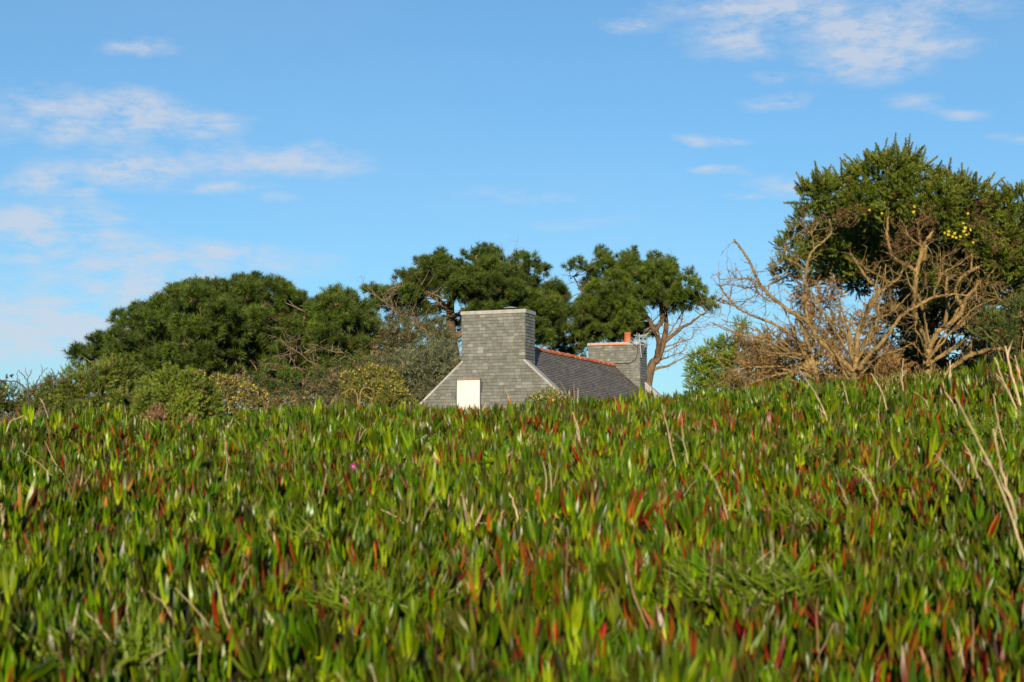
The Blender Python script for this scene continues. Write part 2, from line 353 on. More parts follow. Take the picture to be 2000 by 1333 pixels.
def build_house():
    h = thing('stone_cottage', 'grey slate-clad cottage with broad gable chimneys behind the ice plant crest', 'house', H(0, 7.7, BASE_Z))
    SL = .905                                          # roof slope
    L0, L1 = 0.0, 15.55
    RZ = 4.22                                          # roof surface at the ridge line
    EAVE = 3.55
    zr = lambda u: RZ - SL * abs(u - UC)
    zc = lambda u: 4.60 - SL * abs(u - UC)
    def prism(mb, outline, s0, s1, c=None):            # outline in (u, z), convex
        n = len(outline); v = [H(p[0], s0, p[1]) for p in outline] + [H(p[0], s1, p[1]) for p in outline]
        f = [(0, i + 1, i) for i in range(1, n - 1)] + [(n, n + i, n + i + 1) for i in range(1, n - 1)]
        for i in range(n):
            j = (i + 1) % n; f += [(i, j, j + n), (i, j + n, i + n)]
        mb.add(v, f, c)
    # side walls and body under the roof
    mb = MB(); prism(mb, [(UC - EAVE + .25, BASE_Z), (UC + EAVE - .25, BASE_Z), (UC + EAVE - .25, zr(UC + EAVE) + .1), (UC, RZ - .25), (UC - EAVE + .25, zr(UC + EAVE) + .1)], .1, L1 - .1)
    link('side_walls', mb.mesh('side_walls', M_render), h)
    # gables (parapets) with coping
    for s0, s1, near in ((0, .34, True), (L1 - .34, L1, False)):
        mb = MB(); prism(mb, [(UC - EAVE, BASE_Z), (UC + EAVE, BASE_Z), (UC + EAVE, zc(UC + EAVE) - .06), (UC, 4.54), (UC - EAVE, zc(UC - EAVE) - .06)], s0, s1)
        gw = link('gable_wall', mb.mesh('gable_wall', M_wall if near else M_conc), h)
        for sgn in (-1, 1):                            # coping stones along the slope
            mb = MB(); ua, ub = UC + sgn * 1.18, UC + sgn * EAVE
            c = (H(ua, (s0 + s1) / 2, zc(ua)) + H(ub, (s0 + s1) / 2, zc(ub))) / 2
            d = H(ub, 0, zc(ub)) - H(ua, 0, zc(ua)); nrm = np.cross(A, d); nrm /= np.linalg.norm(nrm); nrm = nrm * np.sign(nrm[2])
            mb.box(c - nrm * .025, (d / 2, A * ((s1 - s0) / 2 + .035), nrm * .036)); link('coping', mb.mesh('coping', M_conc), h)
        if near: gable = gw
    # chimney stacks
    stacks = []
    for s0, s1, u0, u1, top in ((-.006, .95, -1.225, 1.16, 5.16), (14.45, L1 + .006, -1.225, 1.16, 5.14)):
        mb = MB(); mb.box(H((u0 + u1) / 2, (s0 + s1) / 2, (top + 2.0) / 2), (B * (u1 - u0) / 2, A * (s1 - s0) / 2, UP * (top - 2.0) / 2))
        st = link('chimney_stack', mb.mesh('chimney_stack', M_wall), h); stacks.append(st)
        mb = MB(); mb.box(H((u0 + u1) / 2, (s0 + s1) / 2, top + .066), (B * ((u1 - u0) / 2 + .05), A * ((s1 - s0) / 2 + .05), UP * .066))
        me = mb.mesh('cap', M_conc); cp = link('chimney_cap', me, st)
        bv = cp.modifiers.new('edge', 'BEVEL'); bv.width = .015; bv.segments = 2
    # wall slates: each of the nearest a piece of its own
    front = lambda u, v, n: H(u, -.006 - n, v)
    door = (-1.44, -.48, BASE_Z, 2.90)
    chim = slate_polys([(-1.235, 3.435), (1.17, 3.435), (1.17, 5.16), (-1.235, 5.16)], .115, .205, .22)
    zc2 = lambda u: zc(u) - .075
    gpoly = [(UC - EAVE, .6), (UC + EAVE, .6), (UC + EAVE, zc2(UC + EAVE)), (1.173, 3.435), (-1.233, 3.435), (UC - EAVE, zc2(UC - EAVE))]
    gab = slate_polys(gpoly, .115, .205, .22, [door])
    singles = [(p, stacks[0]) for _, p in chim][:]; rest = []
    for v, p in gab:
        if len(singles) < 300: singles.append((p, gable))
        else: rest.append(p)
    if len(singles) > 300: rest += [p for p, _ in singles[300:]]; singles = singles[:300]
    for p, par in singles:
        v, f = slate_geo(p, front); link('slate', mesh_np('slate', v, f, M_slate_one), par)
    mb = MB()
    for p in rest: mb.add(*slate_geo(p, front))
    side = lambda u, v, n: H(1.16 + n, u, v)
    for _, p in slate_polys([(-.004, 2.6), (.955, 2.6), (.955, 5.16), (-.004, 5.16)], .115, .19, .2): mb.add(*slate_geo(p, side))
    sideL = lambda u, v, n: H(-1.225 - n, .95 - u, v)
    for _, p in slate_polys([(0, 2.6), (.95, 2.6), (.95, 5.16), (0, 5.16)], .115, .19, .2): mb.add(*slate_geo(p, sideL))
    o = link('slate_cladding', mb.mesh('slate_cladding', M_slate_many), gable); o['kind'] = 'stuff'
    mb = MB()
    ff = lambda u, v, n: H(u, 14.45 - n, v)
    for _, p in slate_polys([(-1.235, 2.8), (1.17, 2.8), (1.17, 5.13), (-1.235, 5.13)], .115, .18, .2): mb.add(*slate_geo(p, ff))
    fs = lambda u, v, n: H(1.16 + n, u, v)
    for _, p in slate_polys([(14.44, 2.0), (15.56, 2.0), (15.56, 5.13), (14.44, 5.13)], .115, .18, .2): mb.add(*slate_geo(p, fs))
    o = link('slate_cladding', mb.mesh('slate_cladding', M_slate_many), stacks[1]); o['kind'] = 'stuff'
    # roof
    for sgn in (1, -1):
        mb = MB(); d = H(UC + sgn * (EAVE + .15), 0, zr(UC + EAVE + .15)) - H(UC, 0, RZ); nrm = np.cross(A, d); nrm /= np.linalg.norm(nrm); nrm = nrm * np.sign(nrm[2])
        mb.box(H(UC, (.34 + L1 - .34) / 2, RZ) + d / 2 - nrm * .03, (d / 2, A * (L1 - .68) / 2, nrm * .03))
        rf = link('roof', mb.mesh('roof', M_wall), h)
        ln = np.linalg.norm(d); dd = d / ln
        fr = lambda u, v, n: H(UC, u, RZ) + dd * (ln - v) + nrm * n
        mb = MB()
        reg = [(.36, 0), (L1 - .36, 0), (L1 - .36, ln), (.36, ln)]
        for _, p in slate_polys(reg, .118 if sgn > 0 else .3, .22 if sgn > 0 else .6, .15): mb.add(*slate_geo(p, fr, .008, .024))
        o = link('roof_slates', mb.mesh('roof_slates', M_roof), rf); o['kind'] = 'stuff'
        if sgn > 0: main_roof = rf
    # ridge tiles, each overlapping the next
    n = 21; Ls = (14.45 - .96) / n
    vv, ff_ = [], []
    for k, (s, r) in enumerate(((0, .128), (.09, .128), (.11, .117), (Ls + .05, .113))):
        for i in range(9):
            a = math.pi * (i / 8) * 1.16 - .08 * math.pi; vv.append(A * s + B * math.cos(a) * r * 1.15 + UP * math.sin(a) * r)
    for k in range(3):
        for i in range(8):
            p = k * 9 + i; ff_ += [(p, p + 1, p + 10), (p, p + 10, p + 9)]
    for i in range(1, 8): ff_.append((0, i + 1, i))
    tile = mesh_np('ridge_tile', vv, ff_, M_terra, None, False)
    for k in range(n):
        o = link('ridge_tile', tile, main_roof); o.matrix_parent_inverse = Matrix.Identity(4)
        o.location = H(UC, .96 + (n - 1 - k) * Ls, RZ + random.uniform(-.008, .008) - .015); o.rotation_euler = (0, 0, random.uniform(-.02, .02))
    # white loft door
    mb = MB(); mb.box(H((door[0] + door[1]) / 2, -.03, 1.2), (B * (.452), A * .022, UP * (2.835 - 1.2))); dr = link('loft_door', mb.mesh('loft_door', M_white), h)
    for uu in (door[0] + .02, door[1] - .02):
        mb = MB(); mb.box(H(uu, -.028, 1.2), (B * .02, A * .03, UP * (2.90 - 1.2))); link('door_frame', mb.mesh('door_frame', M_wall), dr)
    mb = MB(); mb.box(H(-.96, -.03, 2.872), (B * .44, A * .034, UP * .022)); link('door_frame', mb.mesh('door_frame', mat_noise('weathered_wood', (.2, .13, .09), (.32, .22, .15), 20)), dr)
    # zinc cowl on the near stack
    mb = MB(); c0 = H(.42, .5, 5.29)
    for z0, z1, r0, r1 in ((0, .05, .20, .20), (.05, .10, .10, .10), (.10, .13, .24, .22), (.13, .17, .22, .05)):
        mb.tube([c0 + UP * z0, c0 + UP * z1], [r0, r1], 12)
    link('chimney_cowl', mb.mesh('chimney_cowl', M_zinc), stacks[0])
    # clay pot, rust-coloured strip, aerial and cable on the far stack
    mb = MB(); c0 = H(.46, 14.95, 5.26)
    mb.tube([c0, c0 + UP * .05, c0 + UP * .40, c0 + UP * .42, c0 + UP * .48], [.185, .18, .145, .16, .16], 14)
    link('chimney_pot', mb.mesh('chimney_pot', M_terra, True), stacks[1])
    mb = MB(); mb.box(H(-.35, 14.385, 5.17), (B * .92, A * .02, UP * .02)); link('clay_strip', mb.mesh('clay_strip', M_terra), stacks[1])
    mb = MB(); c0 = H(1.28, 14.3, 4.55); top = H(1.18, 14.3, 5.62)
    mb.tube([c0, top], .02, 6)
    for k in range(14):
        p = c0 + (top - c0) * (.42 + .55 * random.random()) + B * random.uniform(-.28, .36); q = np.array([random.uniform(-1, 1), random.uniform(-.6, .6), random.uniform(-1, 1)])
        q = q / np.linalg.norm(q) * random.uniform(.12, .34); mb.tube([p - q, p + q], .012, 4)
    for k in range(3):
        p = c0 + UP * (.55 + .2 * k); mb.tube([p - B * .35 + UP * .06, p + B * .3], .014, 4)
    ob = link('television_aerial', mb.mesh('television_aerial', M_alu)); tag(ob, 'tangled aluminium television aerial at the corner of the far chimney', 'aerial')
    pts = smooth_path([H(.05, 14.36, 4.33), H(.40, 14.38, 4.31), H(.75, 14.38, 4.34), H(1.0, 14.38, 4.52), H(1.08, 14.36, 4.8), H(1.10, 14.30, 5.05), H(1.22, 14.30, 5.2)], 6)
    mb = MB(); mb.tube(pts, .013, 5); ob = link('aerial_cable', mb.mesh('aerial_cable', M_cable)); tag(ob, 'thin black cable looping across the far chimney to the aerial', 'cable')
build_house()

# ------------------------------------------------------------------ foliage tools
def unit(v): return v / (np.linalg.norm(v, axis=-1, keepdims=True) + 1e-9)
def blob_points(blobs, per_area, up_bias=.0, inner=(.72, 1.04), keep=.62, flat=1.0, low=.5):
    """points and outward directions on the shells of a crown's leaf clumps (blobs: x, y, z, r)"""
    Bc = np.array([b[:3] for b in blobs]); Br = np.array([b[3] for b in blobs]); P, D, I = [], [], []
    fl = np.array([1, 1, flat])
    for i in range(len(blobs)):
        n = max(6, int(per_area * 12.57 * Br[i] ** 2)); d = unit(rng.normal(size=(n, 3)))
        d = d[rng.random(n) < np.clip(low + (1 - low) * (d[:, 2] + .55) * 1.2, low, 1)]
        p = Bc[i] + d * fl * (Br[i] * rng.uniform(inner[0], inner[1], (len(d), 1)))
        dist = np.linalg.norm((p[:, None] - Bc[None]) / fl, axis=2) / Br[None]; dist[:, i] = 9
        ok = dist.min(1) > keep
        P.append(p[ok]); D.append(d[ok]); I.append(np.full(ok.sum(), i))
    P, D, I = np.concatenate(P), np.concatenate(D), np.concatenate(I)
    D = unit(D + np.array([0, 0, up_bias]) + rng.normal(0, .28, D.shape))
    return P, D, I
def spikes(P, D, length, n, sl, sw, col, fwd=.7, taper=.55, tip=None):
    """bristly shoots: n slim needles round each stem"""
    N = len(P); length = np.broadcast_to(length, (N,))
    t = (np.arange(n) + rng.random((N, n))) / n
    rd = unit(rng.normal(size=(N, n, 3))); rd = unit(rd - (rd * D[:, None]).sum(-1, keepdims=True) * D[:, None])
    base = P[:, None] + D[:, None] * (t * length[:, None])[..., None]
    dr = unit(rd + D[:, None] * (fwd + .5 * t[..., None]))
    ln = sl * (1 - taper * t) * rng.uniform(.7, 1.2, (N, n))
    sd = unit(np.cross(dr, unit(rng.normal(size=(N, n, 3))))) * (sw * .5)
    V = np.stack([base - sd, base + sd, base + dr * ln[..., None]], 2)
    C = np.broadcast_to(col[:, None, None, :], V.shape).copy()
    if tip is not None: k = (t ** 2 * .6 * rng.random((N, 1)))[..., None, None]; C = C * (1 - k) + np.array(tip) * k
    C *= rng.uniform(.75, 1.25, (N, n, 1, 1)); C[:, :, 2] *= 1.12
    v = V.reshape(-1, 3); c = C.reshape(-1, 3); f = np.arange(len(v)).reshape(-1, 3)
    return v, f, c
def shade_cols(N, a, b, p_alt=0, alt=None):
    k = rng.random((N, 1)) ** 1.3; c = np.array(a) * (1 - k) + np.array(b) * k
    if p_alt:
        m = rng.random(N) < p_alt; q = rng.random((m.sum(), 1)); c[m] = np.array(alt[0]) * (1 - q) + np.array(alt[1]) * q
    return c
def in_poly(px, py, poly):
    P = np.array(poly); c = False; j = len(P) - 1
    for i in range(len(P)):
        if (P[i, 1] > py) != (P[j, 1] > py) and px < (P[j, 0] - P[i, 0]) * (py - P[i, 1]) / (P[j, 1] - P[i, 1]) + P[i, 0]: c = not c
        j = i
    return c
def fill_poly(poly, n, r0, r1, d, depth, gap=.75, seed=1):
    """leaf clumps filling the crown's outline at distance d, spread through its depth"""
    rg = random.Random(seed); P = np.array(poly); lo, hi = P.min(0), P.max(0); out = []; cx, cy = (lo + hi) / 2; tries = 0
    while len(out) < n and tries < n * 60:
        tries += 1; px, py = rg.uniform(lo[0], hi[0]), rg.uniform(lo[1], hi[1]); r = rg.uniform(r0, r1)
        if not all(in_poly(px + r * .8 * math.cos(a), py + r * .8 * math.sin(a), poly) for a in (0, 1.57, 3.14, 4.71, 5.5, 3.9)): continue
        e = ((px - cx) / (hi[0] - lo[0]) * 2) ** 2 + ((py - cy) / (hi[1] - lo[1]) * 2) ** 2
        dd = d + rg.uniform(-1, 1) * depth * math.sqrt(max(.12, 1 - e * .75))
        q = at(px, py, dd); rr = r * mpp(dd)
        if any((q[0] - o[0]) ** 2 + (q[1] - o[1]) ** 2 + (q[2] - o[2]) ** 2 < (gap * max(rr, o[3])) ** 2 for o in out): continue
        out.append((*q, rr))
    return out
def grow_branches(mb, starts, targets, r_base, r_tip, sag=.12, wob=.05, sides=5, c=None):
    """a bowed branch from the nearest point of the framework to each clump"""
    S = np.array(starts)
    for t in targets:
        t = np.array(t[:3]); dl = S - t; k = np.argmin((dl ** 2).sum(1) + np.clip(dl[:, 2], 0, None) ** 2 * 1.5); s = S[k]; ln = np.linalg.norm(t - s)
        if ln < .05: continue
        mid = (s + t) / 2 + np.array([0, 0, -sag * ln]) + rng.normal(0, .06 * ln, 3)
        pts = smooth_path([s, s * .5 + mid * .5 + rng.normal(0, .03 * ln, 3), mid, t], 4, wob * ln * .12)
        mb.tube(pts, np.linspace(r_base * min(1, .45 + ln * .1), r_tip, len(pts)), sides, c)
def twiggy(mb, pts, r, n, ln, spread=.9, droop=0., depth=1, c=None):
    """fine bare twigs off a branch"""
    pts = np.asarray(pts)
    for _ in range(n):
        i = rng.integers(max(1, len(pts) // 4), len(pts)); p = pts[i]; tg = unit(pts[i] - pts[i - 1]); d = unit(tg * .7 + rng.normal(0, spread, 3) * .8 + np.array([0, 0, .15 - droop]))
        l = ln * rng.uniform(.4, 1.2); q = [p]
        for k in range(4): d = unit(d + rng.normal(0, .28, 3)); q.append(q[-1] + d * l / 4)
        mb.tube(q, np.linspace(r, r * .3, 5), 4, c, False)
        if depth > 0: twiggy(mb, q, r * .6, 3, l * .5, spread, droop, depth - 1, c)

# ------------------------------------------------------------------ pines
def pine(label, trunk, limbs, blobs, d, dens=26, low=.35, cols=((.022, .044, .003), (.076, .122, .007)), flat=.75, twigs=30, twig_len=1.0, needle=(.27, .019), bare=None, extra_twig_pts=None):
    base = at(*trunk[0][:3]); base[2] = float(ground_z(base[0], base[1])) - .1
    t = thing('pine_tree', label, 'tree', base, 'pines around the cottage')
    mb = MB(); tp = [base] + [at(*p[:3]) for p in trunk[1:]]; tr = [p[3] for p in trunk]
    sp = smooth_path(tp, 5); mb.tube(sp, np.interp(np.linspace(0, len(tr) - 1, len(sp)), range(len(tr)), tr), 9)
    link('trunk', mb.mesh('trunk', M_bark_pine, True), t)
    frame = list(sp[len(sp) // 4:]); mb = MB(); tw = MB(); nb = 0
    for lb in limbs:
        lp = smooth_path([at(*p[:3]) for p in lb], 5, .03); rr = np.interp(np.linspace(0, len(lb) - 1, len(lp)), range(len(lb)), [p[3] for p in lb])
        lm = MB(); lm.tube(lp, rr, 7); link('limb', lm.mesh('limb', M_bark_pine, True), t); frame += list(lp[2:])
        twiggy(tw, lp, .016, max(3, twigs // max(1, len(limbs))), twig_len)
    grow_branches(mb, frame, blobs, .05, .012)
    link('branches', mb.mesh('branches', M_twig_pine, True), t)
    if bare:
        for b in bare:
            lp = smooth_path([at(*p[:3]) for p in b], 4, .02); tw.tube(lp, np.linspace(b[0][3], b[-1][3], len(lp)), 5)
            twiggy(tw, lp, .014, 9, twig_len * .8)
    if tw.n: link('bare_twigs', tw.mesh('bare_twigs', M_twig_pine), t)
    P, D, I = blob_points(blobs, dens * .78, .45, (.62, 1.0), .6, flat, low)
    tone = rng.uniform(.75, 1.2, (len(blobs), 1)); c = shade_cols(len(P), *cols, .012, ((.12, .07, .03), (.16, .10, .05))) * tone[I]
    v, f, cc = spikes(P, D, rng.uniform(.14, .32, len(P)), 46, needle[0], needle[1], c, .5, .15, (.15, .18, .015))
    me = mesh_np('crown', v, f, M_pine, cc); link('crown', me, t)
    return t

def pines():
    D1 = 62
    outl = [(140, 690), (150, 700), (190, 672), (215, 640), (250, 620), (262, 598), (292, 600), (305, 578), (340, 563), (375, 550), (420, 552), (440, 560), (465, 546), (500, 542), (540, 548), (575, 566), (610, 590), (625, 640), (640, 700), (640, 770), (560, 785), (500, 770), (440, 775), (380, 780), (300, 770), (240, 760), (200, 730), (160, 715)]
    bl = fill_poly(outl, 190, 14, 30, D1, 5.5, .6, 3)
    for p in ((150, 690, 14), (148, 722, 10), (165, 700, 18), (192, 668, 16), (235, 622, 16), (262, 617, 13), (272, 610, 15), (310, 590, 15), (345, 572, 16), (380, 562, 16), (415, 562, 16), (430, 568, 15), (470, 555, 16), (500, 552, 17), (535, 558, 16), (560, 572, 15), (585, 588, 15), (540, 735, 18), (518, 742, 18), (562, 742, 18), (545, 765, 18), (500, 755, 18), (575, 765, 18), (530, 715, 14), (250, 640, 22), (285, 615, 22), (320, 600, 22), (360, 582, 22), (400, 576, 24), (445, 573, 24), (490, 567, 24), (535, 572, 24), (570, 592, 22), (600, 607, 22), (215, 665, 20), (180, 690, 18), (620, 625, 22), (440, 600, 24), (300, 640, 24), (350, 620, 24)):
        dd = D1 + random.uniform(-2, 2) - (4 if p[1] > 710 and p[0] > 480 else 0); bl.append((*at(p[0], p[1], dd), p[2] * mpp(dd)))
    pine('broad domed dark green pine spreading low behind the gorse hedge', [(540, 790, D1, .34), (535, 740, D1, .30), (522, 690, D1, .25), (500, 640, D1, .18), (480, 590, D1, .08)],
         [[(530, 715, D1, .2), (450, 690, D1 - 2, .13), (350, 670, D1 - 2, .08), (230, 685, D1 - 1, .04)], [(525, 700, D1, .18), (580, 660, D1 - 2, .1), (600, 610, D1 - 2, .05)], [(520, 690, D1, .18), (430, 640, D1 + 2, .1), (340, 600, D1 + 2, .05)]], bl, D1, 34, .6, twigs=18)
    D2 = 60
    bl = fill_poly([(600, 590), (630, 590), (640, 572), (660, 566), (690, 580), (715, 595), (735, 620), (735, 650), (725, 690), (720, 760), (690, 790), (640, 790), (590, 780), (575, 700), (590, 640)], 72, 15, 28, D2, 3.2, .62, 8)
    for p in ((642, 580, 13), (660, 576, 13), (680, 584, 13), (700, 598, 13), (720, 610, 13), (618, 598, 13)): bl.append((*at(p[0], p[1], D2), p[2] * mpp(D2)))
    for p in ((620, 608, 20), (642, 600, 20), (667, 594, 20), (692, 606, 18), (715, 625, 18), (730, 645, 16)): bl.append((*at(p[0], p[1], D2), p[2] * mpp(D2)))
    for p in ((640, 742, 18), (665, 735, 18), (690, 738, 18), (620, 758, 18), (650, 765, 20), (680, 765, 20), (705, 712, 15), (600, 740, 16), (720, 745, 16), (655, 715, 14)): bl.append((*at(p[0], p[1], D2 - 2.5), p[2] * mpp(D2)))
    pine('smaller rounded pine between the domed pine and the tall bare-branched pine', [(640, 800, D2 + 1.5, .16), (645, 740, D2 + 1.5, .14), (652, 690, D2 + 1, .12), (660, 620, D2, .06)],
         [[(648, 720, D2 + 1, .07), (600, 695, D2 - 2, .05), (560, 680, D2 - 3, .02)], [(650, 705, D2, .1), (700, 660, D2 - 1, .06), (720, 630, D2, .03)], [(646, 735, D2 + 1, .07), (600, 720, D2 - 2.5, .05), (540, 725, D2 - 3, .02)]], bl, D2, 28, .5, twigs=30, twig_len=1.4,
         bare=[[(640, 730, D2 - 2, .035), (590, 695, D2 - 3, .028), (555, 670, D2 - 3.4, .015)], [(700, 715, D2 - 2, .03), (670, 690, D2 - 3, .025), (640, 685, D2 - 3, .015)]])
    D3 = 70
    outl = [(780, 560), (800, 535), (820, 515), (845, 505), (870, 500), (900, 500), (930, 488), (955, 485), (985, 500), (1020, 500), (1045, 505), (1065, 520), (1075, 535), (1090, 555), (1105, 575), (1100, 620), (1085, 665), (1050, 680), (960, 640), (880, 590), (820, 590), (780, 600), (745, 590), (720, 572), (740, 570)]
    bl = fill_poly(outl, 92, 14, 26, D3, 4.0, .75, 5)
    for p in ((722, 568, 9), (735, 574, 11), (752, 578, 12), (782, 545, 11), (800, 540, 12), (822, 512, 11), (828, 520, 12), (860, 500, 11), (868, 512, 13), (905, 505, 11), (940, 492, 12), (955, 490, 10), (965, 498, 12), (1018, 506, 12), (1035, 508, 13), (1060, 530, 12), (1085, 560, 11), (1070, 570, 14),
              (800, 600, 16), (850, 640, 14), (920, 620, 16), (830, 610, 15), (1060, 600, 18), (1075, 640, 18), (1050, 630, 18), (850, 690, 14), (820, 690, 13), (780, 640, 11), (860, 610, 13), (910, 660, 12), (760, 700, 13), (870, 665, 12), (760, 575, 14), (785, 575, 16), (810, 575, 18), (790, 600, 13), (745, 598, 10), (820, 600, 16), (840, 560, 18), (800, 622, 14), (830, 645, 14), (770, 625, 10), (742, 640, 10), (760, 660, 12), (725, 600, 9), (900, 640, 14), (860, 680, 16), (800, 665, 14), (1090, 600, 18), (1105, 610, 16), (1095, 575, 13), (728, 570, 10), (742, 574, 11), (775, 585, 14), (800, 590, 15), (765, 600, 11), (735, 588, 8)):
        dd = D3 + random.uniform(-2, 2); bl.append((*at(p[0], p[1], dd), p[2] * mpp(dd)))
    pine('tall pine with tan bare lower branches left of the near chimney', [(888, 790, D3, .34), (886, 720, D3, .32), (882, 670, D3, .28), (880, 620, D3, .22), (884, 580, D3, .17), (925, 530, D3, .09), (930, 500, D3, .05)],
         [[(884, 652, D3, .14), (840, 650, D3 - 2, .1), (810, 632, D3 - 2, .07)], [(880, 606, D3, .13), (845, 580, D3 - 1.5, .09), (815, 565, D3 - 2, .06), (780, 560, D3 - 2, .03)], [(884, 620, D3, .14), (915, 605, D3 - 1, .08), (950, 590, D3 - 1, .05)], [(883, 585, D3, .12), (905, 565, D3 - 1, .08), (960, 540, D3, .05), (1010, 520, D3, .03)],
          [(886, 660, D3, .2), (960, 620, D3 + 1, .14), (1020, 590, D3 + 1, .09), (1060, 570, D3, .05)], [(880, 770, D3 - 1, .2), (820, 715, D3 - 2, .15), (803, 680, D3 - 3, .12), (796, 640, D3 - 3, .10), (775, 610, D3 - 3, .07), (752, 590, D3 - 3, .04), (735, 578, D3 - 3, .02)]], bl, D3, 38, .45, twigs=110, twig_len=1.5,
         bare=[[(882, 650, D3 - 1, .06), (850, 652, D3 - 3, .05), (815, 635, D3 - 3, .02)], [(802, 660, D3 - 4, .09), (770, 650, D3 - 5, .06), (730, 645, D3 - 5, .05), (695, 625, D3 - 5, .03)], [(780, 685, D3 - 4, .09), (760, 665, D3 - 5, .07), (735, 650, D3 - 5, .04)], [(775, 690, D3 - 4, .07), (740, 660, D3 - 5, .05), (710, 655, D3 - 5, .02)], [(756, 692, D3 - 4, .06), (725, 668, D3 - 5, .05), (712, 650, D3 - 5, .02)],
               [(880, 690, D3 - 1, .06), (840, 690, D3 - 3, .04), (800, 700, D3 - 3, .02)], [(884, 610, D3 - 1, .06), (860, 595, D3 - 2, .04), (845, 575, D3 - 2, .02)], [(884, 614, D3 - 1, .05), (905, 606, D3 - 2, .03), (912, 588, D3 - 2, .02)]])
    D4 = 78
    outl = [(1108, 520), (1130, 510), (1160, 515), (1180, 500), (1200, 520), (1215, 505), (1240, 500), (1250, 520), (1275, 510), (1300, 510), (1330, 525), (1345, 540), (1365, 555), (1375, 590), (1370, 605), (1340, 610), (1300, 615), (1260, 600), (1250, 640), (1230, 670), (1190, 665), (1150, 655), (1130, 640), (1120, 580), (1135, 560)]
    bl = fill_poly(outl, 88, 13, 25, D4, 3.8, .72, 6)
    for p in ((1112, 524, 9), (1128, 516, 12), (1145, 522, 12), (1175, 492, 9), (1176, 505, 12), (1188, 508, 11), (1215, 508, 11), (1236, 496, 9), (1235, 508, 12), (1278, 502, 8), (1273, 512, 11), (1304, 514, 10), (1310, 526, 12), (1346, 530, 6), (1347, 542, 9), (1356, 556, 11), (1370, 570, 11), (1392, 590, 8), (1380, 596, 9), (1390, 602, 7), (1366, 590, 12), (1095, 590, 18), (1110, 620, 20), (1105, 650, 20), (1140, 640, 18), (1075, 668, 14), (1220, 650, 16), (1190, 650, 17), (1160, 660, 14), (1085, 640, 15), (1250, 655, 12), (1268, 648, 11), (1080, 662, 18), (1100, 678, 16), (1122, 672, 18), (1142, 662, 18), (1165, 650, 18), (1200, 640, 20), (1230, 640, 18), (1060, 655, 18), (1240, 620, 18), (1210, 660, 14), (1180, 662, 14), (1105, 695, 14), (1125, 690, 14), (1085, 682, 13), (1142, 684, 12)):
        dd = D4 + random.uniform(-2, 2); bl.append((*at(p[0], p[1], dd), p[2] * mpp(dd)))
    pine('wind-leaning pine with tufted top and bare right side behind the far chimney', [(1235, 800, D4, .26), (1268, 735, D4, .24), (1285, 700, D4, .21), (1300, 650, D4, .15), (1300, 610, D4, .10), (1292, 560, D4, .06)],
         [[(1282, 700, D4, .16), (1288, 668, D4 - .6, .15), (1270, 630, D4 - 1, .13), (1250, 600, D4 - 1, .08), (1220, 560, D4, .04)], [(1278, 645, D4 - 1, .12), (1292, 630, D4 - 1, .12), (1290, 590, D4 - 1, .1), (1285, 560, D4 - 1, .05)], [(1294, 672, D4, .12), (1330, 642, D4, .09), (1360, 622, D4, .06), (1384, 606, D4, .03)], [(1280, 640, D4, .14), (1200, 620, D4, .1), (1150, 590, D4, .06), (1120, 540, D4, .03)], [(1285, 650, D4 + 1, .14), (1220, 650, D4 + 2, .1), (1120, 640, D4, .06)]],
         bl, D4, 32, .45, cols=((.030, .056, .003), (.100, .152, .007)), twigs=60, twig_len=1.6,
         bare=[[(1278, 722, D4, .10), (1310, 712, D4, .06), (1345, 695, D4, .02)], [(1282, 706, D4, .06), (1310, 696, D4, .04), (1342, 682, D4, .015)], [(1296, 680, D4, .05), (1330, 668, D4, .04), (1352, 660, D4, .025), (1354, 638, D4, .015)], [(1300, 660, D4, .05), (1320, 630, D4, .04), (1340, 600, D4, .02)], [(1290, 690, D4, .05), (1315, 680, D4, .03), (1330, 660, D4, .015)], [(1295, 670, D4, .05), (1325, 640, D4, .03), (1335, 610, D4, .015)], [(1286, 655, D4 - 1, .06), (1265, 620, D4 - 1, .05), (1248, 590, D4 - 1, .02)]])
pines()

